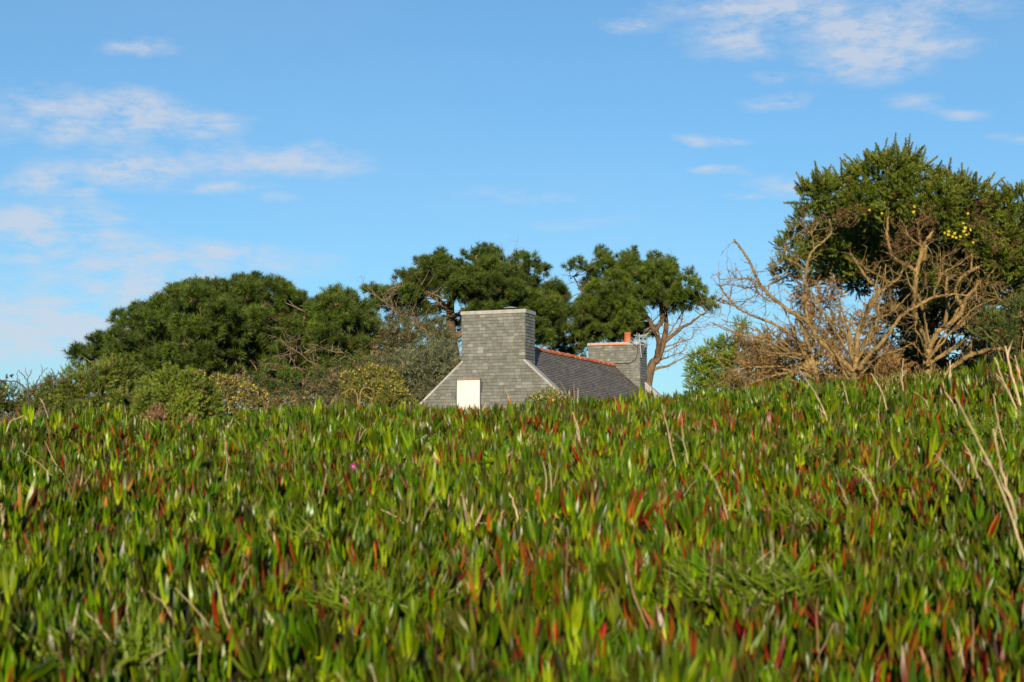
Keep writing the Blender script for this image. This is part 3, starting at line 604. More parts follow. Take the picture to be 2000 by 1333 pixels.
# ------------------------------------------------------------------ shrubs
G_GREEN = ((.020, .036, .007), (.085, .105, .02)); G_BROWN = ((.10, .055, .025), (.27, .165, .08))
def shrub(name, label, cat, blobs, d, base, n_spine=26, dens=900, shoot=(.05, .11), spine=(.02, .0045), cols=G_GREEN, p_brown=.06, stems=6, blossoms=0, bl_size=.012, group=None, low=.5, keep=.6, mat=None, stem_r=.006, up=.35):
    b0 = at(*base); b0[2] = float(ground_z(b0[0], b0[1])) - .03
    t = thing(name, label, cat, b0, group)
    mb = MB(); fr = []
    for k in range(stems):
        tg = blobs[int(rng.integers(len(blobs)))]; e = np.array(tg[:3]); s = b0 + rng.normal(0, .04, 3) * np.array([1, 1, 0])
        pts = smooth_path([s, s * .6 + e * .4 + rng.normal(0, .06, 3) * np.linalg.norm(e - s), e], 5); mb.tube(pts, np.linspace(stem_r, stem_r * .4, len(pts)), 5); fr += list(pts[1:])
    grow_branches(mb, fr, blobs, stem_r * .6, stem_r * .25, .05); link('stems', mb.mesh('stems', M_bark_gorse, True), t)
    sk = [(b[0] + random.gauss(0, .3) * b[3], b[1] + random.gauss(0, .3) * b[3], b[2] - 1.35 * b[3], b[3]) for b in blobs if b[2] - 1.3 * b[3] > float(ground_z(b[0], b[1]))]
    allb = blobs; blobs = list(blobs) + sk
    P, D, I = blob_points(blobs, dens, up, (.55, 1.08), keep, 1, low)
    c = shade_cols(len(P), *cols, p_brown, G_BROWN) * rng.uniform(.75, 1.25, (len(blobs), 1))[I]
    v, f, cc = spikes(P, D, rng.uniform(*shoot, len(P)), n_spine, spine[0], spine[1], c, .6, .5, np.array(cols[1]) * 1.8)
    link('foliage', mesh_np('foliage', v, f, mat or M_gorse, cc), t)
    if blossoms:
        P, D, I = blob_points(allb, dens, .5, (.98, 1.16), .8, 1, .15)
        k = rng.permutation(len(P))[:blossoms]; P, D = P[k], D[k]
        c = shade_cols(len(P), (.50, .36, .03), (.80, .68, .18))
        v, f, cc = spikes(P, D, bl_size, 6, bl_size * 1.3, bl_size * 1.2, c, .5, .2)
        o = link('blossoms', mesh_np('blossoms', v, f, M_petal, cc), t); o['kind'] = 'stuff'
    return t
def blobs_px(lst, d, jd=.0):
    out = []
    for p in lst:
        dd = (p[3] if len(p) > 3 else d) + random.uniform(-jd, jd); out.append((*at(p[0], p[1], dd), p[2] * mpp(dd)))
    return out

def shrubs():
    # grey-green feathery bush against the cottage
    d = 55
    bl = blobs_px(fb([(745, 790), (740, 750), (770, 700), (810, 690), (860, 680), (895, 690), (900, 705), (870, 745), (830, 790)], 40, 12, 22), d, 1.5)
    shrub('grey_shrub', 'pale grey-green feathery shrub against the left verge of the cottage', 'shrub', bl, d, (820, 800, d), 16, 38, (.25, .5), (.16, .022), ((.06, .075, .035), (.17, .185, .09)), .05, 8, stem_r=.05)
    d = 52
    bl = blobs_px(fb([(590, 790), (600, 745), (650, 735), (700, 700), (760, 690), (770, 740), (740, 790)], 26, 12, 22), d, 1.5)
    shrub('scrub_thicket', 'olive green scrub under the pines left of the grey shrub', 'shrub', bl, d, (680, 800, d), 16, 30, (.25, .45), (.16, .026), ((.03, .04, .012), (.09, .095, .03)), .25, 10, stem_r=.05)
    bl = blobs_px(fb([(380, 800), (390, 755), (470, 745), (560, 760), (640, 765), (690, 800)], 22, 10, 18), d - 12, 1.5)
    shrub('scrub_thicket', 'dark low scrub below the domed pine behind the yellow gorse', 'shrub', bl, d - 12, (520, 800, d - 12), 16, 34, (.2, .4), (.14, .024), ((.02, .03, .01), (.06, .07, .02)), .3, 10, stem_r=.04)
    d = 60
    bl = blobs_px(fb([(700, 740), (705, 670), (730, 640), (780, 615), (850, 640), (895, 660), (895, 740), (800, 760)], 34, 11, 20), d, 2.0)
    shrub('scrub_thicket', 'brown twiggy tangle below the bare-branched pine left of the near chimney', 'shrub', bl, d, (800, 800, d), 14, 28, (.25, .6), (.20, .028), ((.028, .040, .010), (.095, .105, .03)), .22, 16, stem_r=.045, low=.8)
    # flowering gorse
    d = 14.5
    bl = blobs_px([(680, 742, 15), (705, 736, 16), (730, 733, 18), (755, 738, 18), (772, 748, 14), (690, 765, 14), (730, 762, 18), (760, 768, 20), (785, 775, 14), (800, 790, 12), (715, 785, 16), (745, 790, 20)], d, .18)
    g = shrub('gorse_bush', 'yellow-flowering gorse bush with arching stems just left of the cottage', 'bush', bl, d, (715, 800, d), 26, 1500, (.03, .06), (.018, .005), ((.07, .085, .010), (.21, .21, .03)), .12, 7, 520, .0085, 'yellow gorse along the crest')
    mb = MB()
    for pl in ([(700, 800, d - .25), (698, 775, d - .25), (690, 760, d - .25), (680, 762, d - .25), (668, 770, d - .25)], [(702, 795, d - .25), (705, 765, d - .25), (715, 757, d - .25), (730, 762, d - .25)], [(728, 795, d - .25), (724, 780, d - .25), (712, 772, d - .25)]):
        mb.tube(smooth_path([at(*p) for p in pl], 4), np.linspace(.009, .005, len(smooth_path([at(*p) for p in pl], 4))), 5)
    link('arching_stems', mb.mesh('arching_stems', M_bark_gorse), g)
    bl = blobs_px([(1042, 785, 12), (1060, 777, 12), (1078, 770, 10), (1095, 776, 11), (1110, 788, 10), (1070, 790, 14), (1090, 795, 14)], d, .12)
    shrub('gorse_bush', 'small yellow-flowering gorse peeking up before the right verge of the gable', 'bush', bl, d, (1075, 810, d), 26, 1700, (.03, .05), (.016, .0045), ((.07, .085, .010), (.21, .21, .03)), .08, 5, 230, .008, 'yellow gorse along the crest')
    bl = blobs_px([(425, 745, 14), (440, 752, 16), (462, 757, 17), (485, 768, 17), (505, 778, 16), (520, 790, 15), (440, 785, 20), (470, 795, 20), (500, 800, 16), (420, 775, 12)], d, .18)
    shrub('gorse_bush', 'yellow-flowering gorse bush sloping down right of the dense green bush', 'bush', bl, d, (465, 810, d), 26, 1400, (.03, .06), (.018, .005), ((.07, .08, .012), (.22, .20, .04)), .3, 7, 420, .0085, 'yellow gorse along the crest')
    bl = blobs_px([(378, 732, 9), (390, 735, 9), (370, 742, 9), (385, 750, 12)], d, .08)
    shrub('gorse_bush', 'little yellow-tipped gorse top above the dense green bush', 'bush', bl, d, (382, 800, d), 26, 1700, (.03, .05), (.016, .0045), ((.07, .085, .010), (.21, .21, .03)), .1, 4, 120, .009, 'yellow gorse along the crest')
    bl = blobs_px([(540, 795, 14), (565, 790, 13), (590, 792, 14), (615, 790, 13), (640, 794, 13), (662, 792, 12), (555, 808, 14), (600, 808, 14), (640, 808, 14), (830, 800, 9)], 12.5, .15)
    shrub('gorse_bush', 'low strip of pale gorse between the two flowering bushes', 'bush', bl, 12.5, (600, 815, 12.5), 24, 1500, (.03, .06), (.02, .005), ((.04, .05, .012), (.14, .13, .035)), .3, 8, 60, .007)
    # dense green bushes on the left of the crest
    d = 9.1
    bl = blobs_px([(300, 765, 24), (330, 748, 24), (365, 755, 26), (395, 775, 26), (410, 800, 22), (320, 790, 28), (360, 795, 30), (390, 815, 24), (330, 815, 22), (290, 785, 18), (345, 770, 26), (410, 822, 16)], d, .14)
    shrub('green_bush', 'dense rounded green bush with a brown foot on the crest', 'bush', bl, d, (350, 840, d), 34, 2300, (.035, .07), (.022, .0042), ((.055, .088, .006), (.18, .23, .018)), .05, 9, group='green bushes on the crest')
    bl = blobs_px([(298, 818, 12), (318, 826, 13), (340, 832, 12), (375, 832, 10), (310, 805, 10)], d - .25, .05)
    shrub('dead_gorse', 'brown dead foot of foliage below the dense green bush', 'bush', bl, d - .25, (325, 845, d - .25), 26, 2300, (.03, .06), (.02, .0042), G_BROWN, .0, 5)
    d = 10.6
    bl = blobs_px([(110, 755, 18), (140, 748, 20), (170, 745, 20), (200, 740, 24), (230, 735, 26), (255, 745, 24), (270, 765, 22), (225, 765, 28), (185, 770, 26), (140, 775, 24), (105, 785, 20), (245, 790, 24), (210, 715, 12), (235, 716, 13), (280, 790, 18)], d, .18)
    shrub('green_bush', 'loose olive green bush left of the dense rounded bush', 'bush', bl, d, (190, 830, d), 34, 1700, (.04, .09), (.024, .0045), ((.052, .080, .007), (.17, .21, .02)), .10, 9, group='green bushes on the crest')
    d = 11.2
    bl = blobs_px([(-20, 775, 28), (15, 780, 24), (-10, 810, 30), (25, 815, 24), (45, 800, 18), (65, 782, 18), (80, 770, 16), (90, 790, 18), (60, 815, 22), (30, 845, 22), (5, 850, 24), (95, 760, 12)], d, .2)
    shrub('gorse_bush', 'dark gorse bush with a few yellow flowers at the left edge below the bramble', 'bush', bl, d, (30, 880, d), 30, 1500, (.04, .08), (.022, .0045), ((.03, .055, .007), (.11, .14, .018)), .12, 8, 60, .012)
    d = 9.3
    bl = blobs_px([(20, 842, 16), (45, 845, 14), (70, 835, 12), (0, 850, 16), (60, 855, 12), (30, 860, 12), (85, 820, 10), (-20, 850, 18)], d, .1)
    shrub('dead_gorse', 'heap of brown dead twigs at the left edge of the ice plant', 'bush', bl, d, (30, 870, d), 18, 1500, (.05, .12), (.03, .003), ((.09, .055, .035), (.24, .16, .10)), .0, 8)
    # bare bramble
    d = 10.4
    t = thing('bramble', 'thin dark bare bramble arching against the sky at the left edge', 'bramble', at(55, 830, d))
    mb = MB()
    for pl, r in (([(60, 790), (52, 762), (42, 752), (30, 745), (10, 746), (-20, 752)], .008), ([(58, 772), (75, 755), (95, 745), (115, 743), (128, 746)], .008), ([(58, 768), (52, 742), (42, 730), (36, 722)], .005), ([(52, 746), (58, 728), (63, 722)], .004), ([(64, 762), (75, 740), (82, 728), (93, 718)], .005), ([(82, 728), (80, 712)], .003), ([(100, 744), (101, 732), (105, 727)], .003), ([(40, 750), (35, 738), (35, 724)], .004), ([(54, 735), (50, 718)], .003)):
        pts = smooth_path([at(p[0], p[1], d) for p in pl], 4, .004); mb.tube(pts, np.linspace(r, r * .4, len(pts)), 5)
    link('stems', mb.mesh('stems', M_bark_dark), t)
    P = np.array([at(x, y, d) for x, y in ((5, 745), (12, 740), (18, 734), (-5, 748), (8, 752), (0, 742), (20, 733), (3, 750))]); D = unit(rng.normal(size=P.shape) + np.array([.6, 0, .3]))
    v, f, cc = spikes(P, D, .02, 5, .03, .016, shade_cols(len(P), (.02, .035, .01), (.05, .07, .02)), 1.2, .1); link('leaves', mesh_np('leaves', v, f, M_gorse, cc), t)
    # right: small gorse and brown thicket behind the dead shrub
    d = 14
    bl = blobs_px([(1365, 705, 20), (1390, 690, 22), (1415, 680, 22), (1440, 690, 22), (1375, 735, 22), (1405, 725, 26), (1440, 730, 24), (1360, 760, 18), (1395, 758, 22), (1435, 765, 20), (1447, 635, 11), (1445, 655, 9), (1490, 655, 9), (1500, 700, 18), (1530, 730, 20)], d, .25)
    shrub('green_bush', 'bright green gorse bush standing left of the dead grey-brown shrub', 'bush', bl, d, (1400, 790, d), 30, 1300, (.04, .08), (.022, .0055), ((.055, .10, .005), (.18, .25, .014)), .05, 8)
    d = 12.2
    bl = blobs_px([(1460, 665, 16), (1480, 690, 22), (1510, 670, 18), (1500, 720, 26), (1540, 700, 26), (1560, 660, 20), (1460, 735, 22), (1520, 750, 24), (1570, 740, 26), (1600, 700, 22), (1590, 660, 16), (1580, 565, 14, 10.6), (1560, 590, 13, 10.6), (1612, 580, 14, 10.6), (1628, 560, 12, 10.6), (1590, 612, 15, 10.6), (1632, 640, 16, 10.8), (1700, 610, 14, 10.8), (1650, 680, 20), (1700, 650, 18), (1720, 690, 20), (1745, 720, 20), (1640, 730, 22), (1690, 735, 22), (1740, 760, 20), (1790, 750, 20)], d, .25)
    shrub('dead_gorse', 'brown dead spiny thicket behind the bare dead shrub', 'bush', bl, d, (1560, 790, d), 20, 800, (.05, .13), (.030, .0075), ((.13, .070, .018), (.36, .21, .07)), .0, 22, low=.8)
def fb(poly, n, r0, r1):
    rg = random.Random(len(poly) * 7 + n); P = np.array(poly); lo, hi = P.min(0), P.max(0); out = []
    while len(out) < n:
        x, y = rg.uniform(lo[0], hi[0]), rg.uniform(lo[1], hi[1])
        if in_poly(x, y, poly): out.append((x, y, rg.uniform(r0, r1)))
    return out
shrubs()

# ------------------------------------------------------------------ the gorse trees on the right
def branch_obj(name, parent, polys, d, twigs=8, tl=.22, tr=.004):
    for pl in polys:
        dd = [(p[3] if len(p) > 3 else d) for p in pl]
        pts = smooth_path([at(p[0], p[1], q) for p, q in zip(pl, dd)], 8, .0025)
        rad = np.interp(np.linspace(0, len(pl) - 1, len(pts)), range(len(pl)), [p[2] * mpp(d) * .47 for p in pl])
        mb = MB(); mb.tube(pts, rad, 9, None, True, .10); twiggy(mb, pts, tr, twigs, tl); link(name, mb.mesh(name, M_bark_gorse, True), parent)
def fan(parent, root, d, n, xr, yr, r, seed):
    rg = random.Random(seed)                             # thin grey-tan branches fanning up from the foot
    for k in range(n):
        tx, ty = rg.uniform(*xr), rg.uniform(*yr); sx, sy = root[0] + rg.uniform(-9, 9), root[1] + rg.uniform(-45, 25); dd = d + rg.uniform(-.25, .25)
        mx, my = sx + (tx - sx) * .45 + rg.uniform(-18, 18), sy + (ty - sy) * .55 + rg.uniform(-12, 12)
        branch_obj('branch', parent, [[(sx, sy, r, d), (sx * .6 + mx * .4, sy * .6 + my * .4, r * .9, d), (mx, my, r * .8, dd), ((mx + tx) / 2 + rg.uniform(-9, 9), (my + ty) / 2 + rg.uniform(-9, 9), r * .6, dd), (tx, ty, r * .35, dd)]], d, 6, .15, .0028)
def gorse_trees():
    d = 10.0
    g0 = at(1670, 770, d); g0[2] = float(ground_z(g0[0], g0[1])) - .05
    t = thing('dead_shrub', 'bare dead shrub with tan forking trunk in front of the gorse tree', 'shrub', g0)
    branch_obj('branch', t, [
        [(1672, 790, 14), (1671, 760, 13), (1667, 730, 13), (1665, 716, 12)],
        [(1665, 722, 10), (1644, 705, 10), (1611, 676, 9), (1590, 648, 8.5), (1573, 625, 8.5), (1544, 609, 8), (1520, 590, 7.5), (1497, 571, 7), (1481, 550, 6), (1472, 530, 5.5), (1464, 512, 5.5), (1450, 490, 5), (1434, 468, 4.5)],
        [(1578, 632, 6.5), (1575, 609, 6), (1573, 570, 6), (1575, 529, 6), (1580, 505, 5.5), (1590, 487, 5), (1610, 470, 4.5), (1623, 453, 4), (1619, 428, 3)],
        [(1575, 530, 4.5), (1555, 515, 4.5), (1535, 504, 4), (1533, 490, 3.5), (1531, 478, 3.5)],
        [(1590, 487, 4), (1587, 465, 3.5), (1586, 449, 3), (1592, 430, 2)], [(1586, 460, 2.5), (1576, 448, 2.5), (1568, 436, 1.5)],
        [(1670, 725, 10), (1672, 700, 10), (1674, 659, 9.5), (1682, 635, 9.5), (1691, 613, 9), (1705, 590, 8.5), (1716, 571, 8), (1706, 557, 7), (1695, 546, 6.5), (1674, 516, 5.5), (1661, 495, 4.5)],
        [(1714, 573, 6.5), (1725, 566, 6), (1741, 554, 5.5), (1755, 545, 5), (1762, 531, 4.5)], [(1741, 554, 4), (1715, 537, 4), (1690, 525, 3.5), (1675, 512, 3)],
        [(1676, 722, 10, 9.9), (1700, 692, 9, 9.85), (1720, 672, 8.5, 9.8), (1742, 642, 7.5, 9.8), (1762, 617, 7, 9.8), (1795, 596, 6, 9.75), (1825, 581, 5.5, 9.75), (1859, 576, 4.5, 9.7), (1885, 577, 3.5, 9.7), (1900, 581, 2.5, 9.7)],
        [(1822, 583, 4, 9.75), (1829, 560, 4, 9.75), (1838, 540, 3.5, 9.75), (1842, 533, 3.5, 9.75), (1858, 524, 3, 9.75), (1875, 516, 2, 9.75)], [(1838, 540, 3, 9.75), (1836, 525, 2.5, 9.75), (1837, 512, 2, 9.75)],
        [(1664, 705, 6), (1661, 680, 6), (1653, 655, 5.5), (1640, 640, 5), (1628, 630, 5), (1605, 608, 4), (1586, 592, 3)],
        [(1662, 742, 9), (1640, 738, 8), (1622, 733, 7)], [(1665, 752, 8), (1645, 751, 7), (1628, 747, 6)],
        [(1497, 571, 4), (1485, 560, 3.5), (1462, 562, 3), (1440, 560, 2)], [(1500, 573, 3), (1503, 558, 3.5), (1511, 548, 3), (1520, 543, 3), (1512, 530, 2), (1506, 525, 2)], [(1520, 590, 3.5), (1500, 588, 3), (1483, 574, 2.5), (1475, 568, 2)], [(1481, 550, 2.5), (1462, 544, 2), (1440, 545, 2), (1420, 545, 1.5)],
        [(1680, 716, 6), (1698, 690, 5), (1700, 665, 4), (1712, 640, 3)], [(1676, 655, 5), (1660, 630, 4), (1640, 620, 3), (1612, 622, 2)], [(1691, 613, 4), (1712, 620, 4), (1738, 612, 3), (1750, 590, 2)],
    ], d, 13, .17, .0033)
    fan(t, (1668, 735), 10.0, 11, (1500, 1790), (500, 670), 5.0, 11)
    g0 = at(1602, 775, d + .1); g0[2] = float(ground_z(g0[0], g0[1])) - .05; d2 = d + .1
    t = thing('dead_shrub', 'slender leaning dead stem left of the forking dead shrub', 'shrub', g0)
    branch_obj('branch', t, [
        [(1606, 790, 9), (1602, 764, 9), (1596, 738, 8.5), (1590, 714, 8.5), (1580, 680, 8), (1569, 646, 7.5), (1560, 625, 7), (1552, 609, 6)],
        [(1592, 722, 7), (1575, 695, 7), (1560, 672, 6.5), (1545, 655, 6), (1527, 642, 6), (1505, 630, 5.5), (1481, 621, 5), (1458, 612, 4.5), (1439, 600, 4.5), (1425, 585, 4), (1413, 571, 4), (1406, 555, 3), (1405, 533, 2)],
        [(1596, 745, 5), (1575, 733, 4.5), (1552, 726, 4), (1525, 720, 4), (1502, 714, 3.5), (1475, 709, 3), (1451, 709, 2)], [(1590, 720, 6), (1569, 716, 6), (1540, 728, 5.5), (1510, 734, 5), (1485, 742, 4), (1462, 752, 3)],
        [(1552, 727, 4), (1530, 745, 4), (1515, 765, 3)], [(1502, 714, 3), (1470, 725, 3), (1430, 735, 2.5), (1400, 752, 2)], [(1413, 571, 2.5), (1412, 590, 2.5), (1440, 600, 2)], [(1527, 642, 3), (1500, 655, 3), (1480, 668, 2), (1465, 690, 2)], [(1575, 695, 4), (1545, 690, 3.5), (1510, 695, 3), (1480, 690, 2)],
    ], d2, 15, .17, .0033)
    fan(t, (1598, 745), 10.1, 12, (1385, 1590), (590, 735), 4.5, 12)
    # the living gorse tree
    d = 10.3
    g0 = at(1812, 720, d); g0[2] = float(ground_z(g0[0], g0[1])) - .05
    t = thing('gorse_tree', 'tall old gorse tree with spiny green crown and tan stems at the right', 'tree', g0)
    branch_obj('trunk', t, [[(1812, 780, 24), (1812, 735, 22), (1812, 700, 20), (1813, 672, 16)]], d, 3, .1)
    branch_obj('limb', t, [
        [(1808, 680, 12), (1804, 655, 11.5), (1795, 632, 11), (1787, 613, 10.5), (1787, 570, 10), (1791, 529, 10), (1798, 500, 9), (1802, 483, 8.5), (1815, 462, 7), (1838, 428, 5)],
        [(1790, 530, 7.5), (1775, 521, 7.5), (1762, 514, 7.5), (1748, 505, 7.5), (1741, 495, 7), (1735, 475, 7), (1733, 445, 6), (1735, 410, 5)],
        [(1800, 488, 6), (1796, 470, 5.5), (1793, 440, 5), (1792, 410, 4)], [(1796, 478, 4), (1775, 462, 4), (1765, 440, 3.5), (1755, 425, 3)], [(1800, 500, 6), (1808, 480, 6), (1806, 510, 5)],
        [(1815, 680, 12), (1832, 648, 11.5), (1859, 630, 11), (1880, 604, 10), (1870, 585, 8.5), (1867, 571, 8), (1868, 558, 7.5), (1875, 546, 7.5), (1885, 536, 7), (1896, 529, 7), (1915, 521, 6.5), (1938, 516, 6), (1965, 490, 5)],
        [(1878, 606, 8), (1890, 580, 7.5), (1905, 562, 7), (1915, 545, 5)], [(1896, 529, 4), (1898, 505, 3.5), (1902, 480, 3)],
        [(1845, 640, 9, 10.5), (1850, 600, 8, 10.6), (1848, 560, 7, 10.6), (1850, 540, 6, 10.6)], [(1850, 650, 9, 10.5), (1880, 635, 8, 10.6), (1900, 615, 6, 10.6)],
        [(1840, 765, 9, 10), (1850, 730, 9, 10), (1870, 710, 9, 9.95), (1901, 692, 9, 9.9), (1940, 682, 9, 9.9), (1972, 682, 8, 9.9), (2010, 690, 7, 9.9)], [(1945, 682, 6, 9.9), (1985, 676, 6, 9.9), (2020, 670, 5, 9.9)],
        [(1895, 690, 5, 9.9), (1900, 660, 5, 9.9), (1935, 650, 5, 9.9), (1972, 638, 4, 9.9), (2010, 620, 4, 9.9)], [(1905, 655, 4, 9.9), (1888, 640, 4, 9.9), (1891, 625, 3, 9.9), (1920, 603, 2, 9.9)], [(1948, 648, 3, 9.9), (1958, 630, 3, 9.9), (1962, 615, 2, 9.9)],
        [(1905, 562, 4), (1908, 580, 3.5), (1915, 600, 2)], [(1905, 548, 3), (1930, 555, 3), (1950, 557, 2)], [(1940, 560, 3), (1948, 580, 3), (1962, 595, 2)], [(1910, 720, 3, 9.8), (1890, 745, 3, 9.8), (1835, 755, 3, 9.8), (1800, 735, 3, 9.8)], [(1790, 740, 3, 9.8), (1770, 725, 3, 9.8), (1745, 735, 2.5, 9.8), (1720, 765, 2, 9.8)],
        [(1715, 745, 3, 9.9), (1708, 720, 3, 9.9), (1725, 700, 2, 9.9)],
    ], d, 10, .18, .0035)
    fan(t, (1815, 700), 10.2, 9, (1720, 1990), (480, 690), 5.0, 13)
    # crown: clumps from the lit front back over the top
    top = [(1585, 385, 26), (1605, 375, 28), (1625, 385, 30), (1650, 370, 30), (1680, 355, 34), (1710, 345, 34), (1740, 335, 34), (1765, 330, 32), (1790, 345, 32), (1810, 360, 32), (1850, 365, 32), (1880, 375, 32), (1905, 385, 28), (1935, 400, 28), (1965, 400, 28), (1995, 395, 26), (2030, 400, 34), (2070, 420, 40), (1620, 415, 24), (1650, 400, 28), (1685, 395, 32), (1720, 385, 34), (1755, 375, 34), (1790, 385, 34), (1830, 395, 34), (1870, 410, 34), (1910, 425, 32), (1950, 430, 32), (1990, 435, 34), (2030, 450, 36), (1700, 420, 22), (1740, 415, 24), (1850, 430, 26), (1885, 445, 28), (1925, 460, 30), (1965, 470, 32), (2005, 480, 34), (1980, 510, 28), (1950, 505, 24), (2020, 530, 34), (1905, 480, 20), (1930, 490, 20)]
    bl = [(*at(p[0], p[1], dd), p[2] * mpp(dd)) for p in top for dd in (10.1 + .25 * random.random(),)]
    for p in top[:32]:
        for k in range(2):
            dd = 11.2 + k * 1.3 + random.uniform(-.3, .3); q = at(p[0] + random.uniform(-20, 20), p[1], 10.2); s = dd / 10.2
            bl.append((q[0] * (1 + (s - 1) * .6), dd, q[2] * random.uniform(.82, 1.0), p[2] * mpp(11) * 1.15))
    bl += [(*at(x, y, 10.6), r * mpp(10.6)) for x, y, r in ((1585, 455, 17), (1612, 475, 20), (1628, 450, 18), (1575, 492, 13), (1640, 490, 18))]
    bl = [(b[0], b[1], b[2], b[3] * random.uniform(.6, 1.05)) for b in bl]
    P, D, I = blob_points(bl, 820, .5, (.6, 1.12), .66, 1, .5)
    tone = rng.uniform(.72, 1.2, (len(bl), 1)); c = shade_cols(len(P), (.040, .070, .003), (.150, .195, .009), .05, ((.12, .06, .02), (.24, .13, .05))) * tone[I]
    v, f, cc = spikes(P, D, rng.uniform(.05, .11, len(P)), 56, .026, .0056, c, .6, .5, (.26, .27, .04))
    sh = [(1745, 340, 0.02, 1, 50), (1717, 332, 0, 1, 40), (1800, 325, .6, .5, 40), (1615, 360, -.1, 1, 38), (1690, 335, -.7, .5, 34), (1560, 392, -1, .05, 30), (1580, 365, -.6, .8, 30), (1985, 385, 0, 1, 34), (1960, 392, .3, .9, 28), (1765, 330, .3, .9, 36), (1780, 335, .5, .8, 30), (1595, 365, -.3, .9, 34), (1725, 325, -.5, .8, 34), (1850, 350, .1, 1, 28), (1875, 352, .2, 1, 26), (1660, 365, -.2, 1, 26), (1930, 380, 0.1, 1, 25)]
    P2, D2, L2 = [], [], []
    for x, y, dx, dz, ln in sh:
        P2.append(at(x, y + 6, 10.2)); D2.append(unit(np.array([dx, -.1, dz]))); L2.append(ln * mpp(10.2))
    for _ in range(330):                                 # long sprigs that break the outline
        b = bl[random.randrange(42)]; dv = unit(np.array([random.gauss(0, 1), random.gauss(-.3, .5), abs(random.gauss(.5, .6))]))
        P2.append(np.array(b[:3]) + dv * b[3] * .85); D2.append(unit(dv + np.array([0, 0, .5]))); L2.append(random.uniform(.07, .18))
    P2, D2, L2 = np.array(P2), np.array(D2), np.array(L2)
    v2, f2, c2 = spikes(P2, D2, L2, 150, .036, .006, shade_cols(len(P2), (.08, .11, .008), (.16, .19, .015)), .7, .6, (.30, .28, .05))
    link('crown', mesh_np('crown', np.vstack([v, v2]), np.vstack([f, f2 + len(v)]), M_gorse, np.vstack([cc, c2])), t)
    # the dead brown patches inside the crown
    bl2 = blobs_px([(1650, 425, 16), (1675, 420, 16), (1640, 435, 12), (1745, 470, 14), (1765, 480, 16), (1780, 465, 14), (1800, 440, 18), (1810, 415, 16), (1920, 440, 14), (1945, 470, 16), (1925, 400, 10), (1755, 505, 12), (1900, 410, 10)], 10.0, .12)
    P, D, I = blob_points(bl2, 800, .2, (.3, 1.1), .3, 1, .8); v, f, cc = spikes(P, D, rng.uniform(.03, .08, len(P)), 14, .022, .0035, shade_cols(len(P), (.10, .045, .017), (.22, .125, .055)), .5, .4)
    link('dead_foliage', mesh_np('dead_foliage', v, f, M_gorse, cc), t)
    # yellow blossoms, each a piece
    def flower():
        mb = MB()
        for k, (a, l, w) in enumerate(((0, 1, .8), (2.4, .7, .5), (-2.4, .7, .5), (1.2, .8, .5), (-1.2, .8, .5))):
            dx, dz = math.sin(a), math.cos(a); n = np.array([dx, -.25, dz]); s = np.array([dz, 0, -dx]) * w * .5
            mb.add([(0, 0, 0), n * l * .6 + s, n * l, n * l * .6 - s, n * l * .6 + np.array([0, -.22, 0])], [(0, 1, 4), (1, 2, 4), (2, 3, 4), (3, 0, 4)], (.80, .60, .03))
        return mb.mesh('blossom', M_petal)
    fm = flower()
    for (x, y) in ((1845, 455), (1853, 459), (1860, 462), (1868, 465), (1864, 457), (1882, 452), (1888, 459), (1895, 449), (1886, 446), (1881, 436), (1892, 457), (1890, 418), (1786, 404), (1784, 415), (1875, 462), (1722, 417), (1901, 474), (1698, 410), (1853, 452)):
        o = link('blossom', fm, t); o.matrix_parent_inverse = Matrix.Identity(4); o.parent = t
        p = at(x, y, 9.86) - np.array(t.location); o.location = p; s = random.uniform(.011, .017); o.scale = (s, s, s); o.rotation_euler = (random.uniform(-.5, .5), random.uniform(-3, 3), random.uniform(-.6, .6))
    # dark gorse mass at the back, in the crown's shade
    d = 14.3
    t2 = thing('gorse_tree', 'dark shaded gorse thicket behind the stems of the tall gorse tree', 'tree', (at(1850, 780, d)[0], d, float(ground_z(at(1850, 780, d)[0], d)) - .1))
    holes = [(1645, 600, 34), (1625, 560, 18), (1690, 670, 20), (1725, 655, 16), (1700, 580, 10), (1970, 560, 16), (1955, 600, 12), (1600, 690, 14), (1655, 655, 18), (1850, 640, 8), (1905, 735, 8), (1660, 520, 14)]
    bl = []
    rg = random.Random(4)
    while len(bl) < 270:
        x, y, r = rg.uniform(1600, 2120), rg.uniform(400, 790), rg.uniform(16, 30)
        if x < 1680 and y > 640 and rg.random() < .75: continue
        if x < 1640 and y < 460: continue
        if any((x - h[0]) ** 2 + (y - h[1]) ** 2 < (h[2] + r * .75) ** 2 for h in holes): continue
        dd = d + rg.uniform(-.9, .9); bl.append((*at(x, y, dd), r * mpp(dd)))
    mb = MB(); b0 = np.array(t2.location); fr = []
    for k in range(6):
        e = np.array(bl[k * 7][:3]); pts = smooth_path([b0 + rng.normal(0, .1, 3) * np.array([1, .3, 0]), (b0 + e) / 2 + rng.normal(0, .1, 3), e], 5); mb.tube(pts, np.linspace(.05, .015, len(pts)), 6); fr += list(pts[2:])
    grow_branches(mb, fr, bl, .018, .006, .05); link('stems', mb.mesh('stems', M_bark_gorse, True), t2)
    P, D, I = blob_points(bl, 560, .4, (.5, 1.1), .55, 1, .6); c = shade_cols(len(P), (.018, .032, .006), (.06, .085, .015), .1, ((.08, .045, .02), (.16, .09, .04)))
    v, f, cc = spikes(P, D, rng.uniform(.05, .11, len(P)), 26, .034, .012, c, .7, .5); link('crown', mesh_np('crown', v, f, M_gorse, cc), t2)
    # green spill at the far right edge
    bl = blobs_px([(1990, 610, 22), (1975, 625, 18), (2015, 600, 28), (1960, 640, 14), (1925, 615, 12), (2020, 640, 26), (1915, 640, 10)], 9.75, .1)
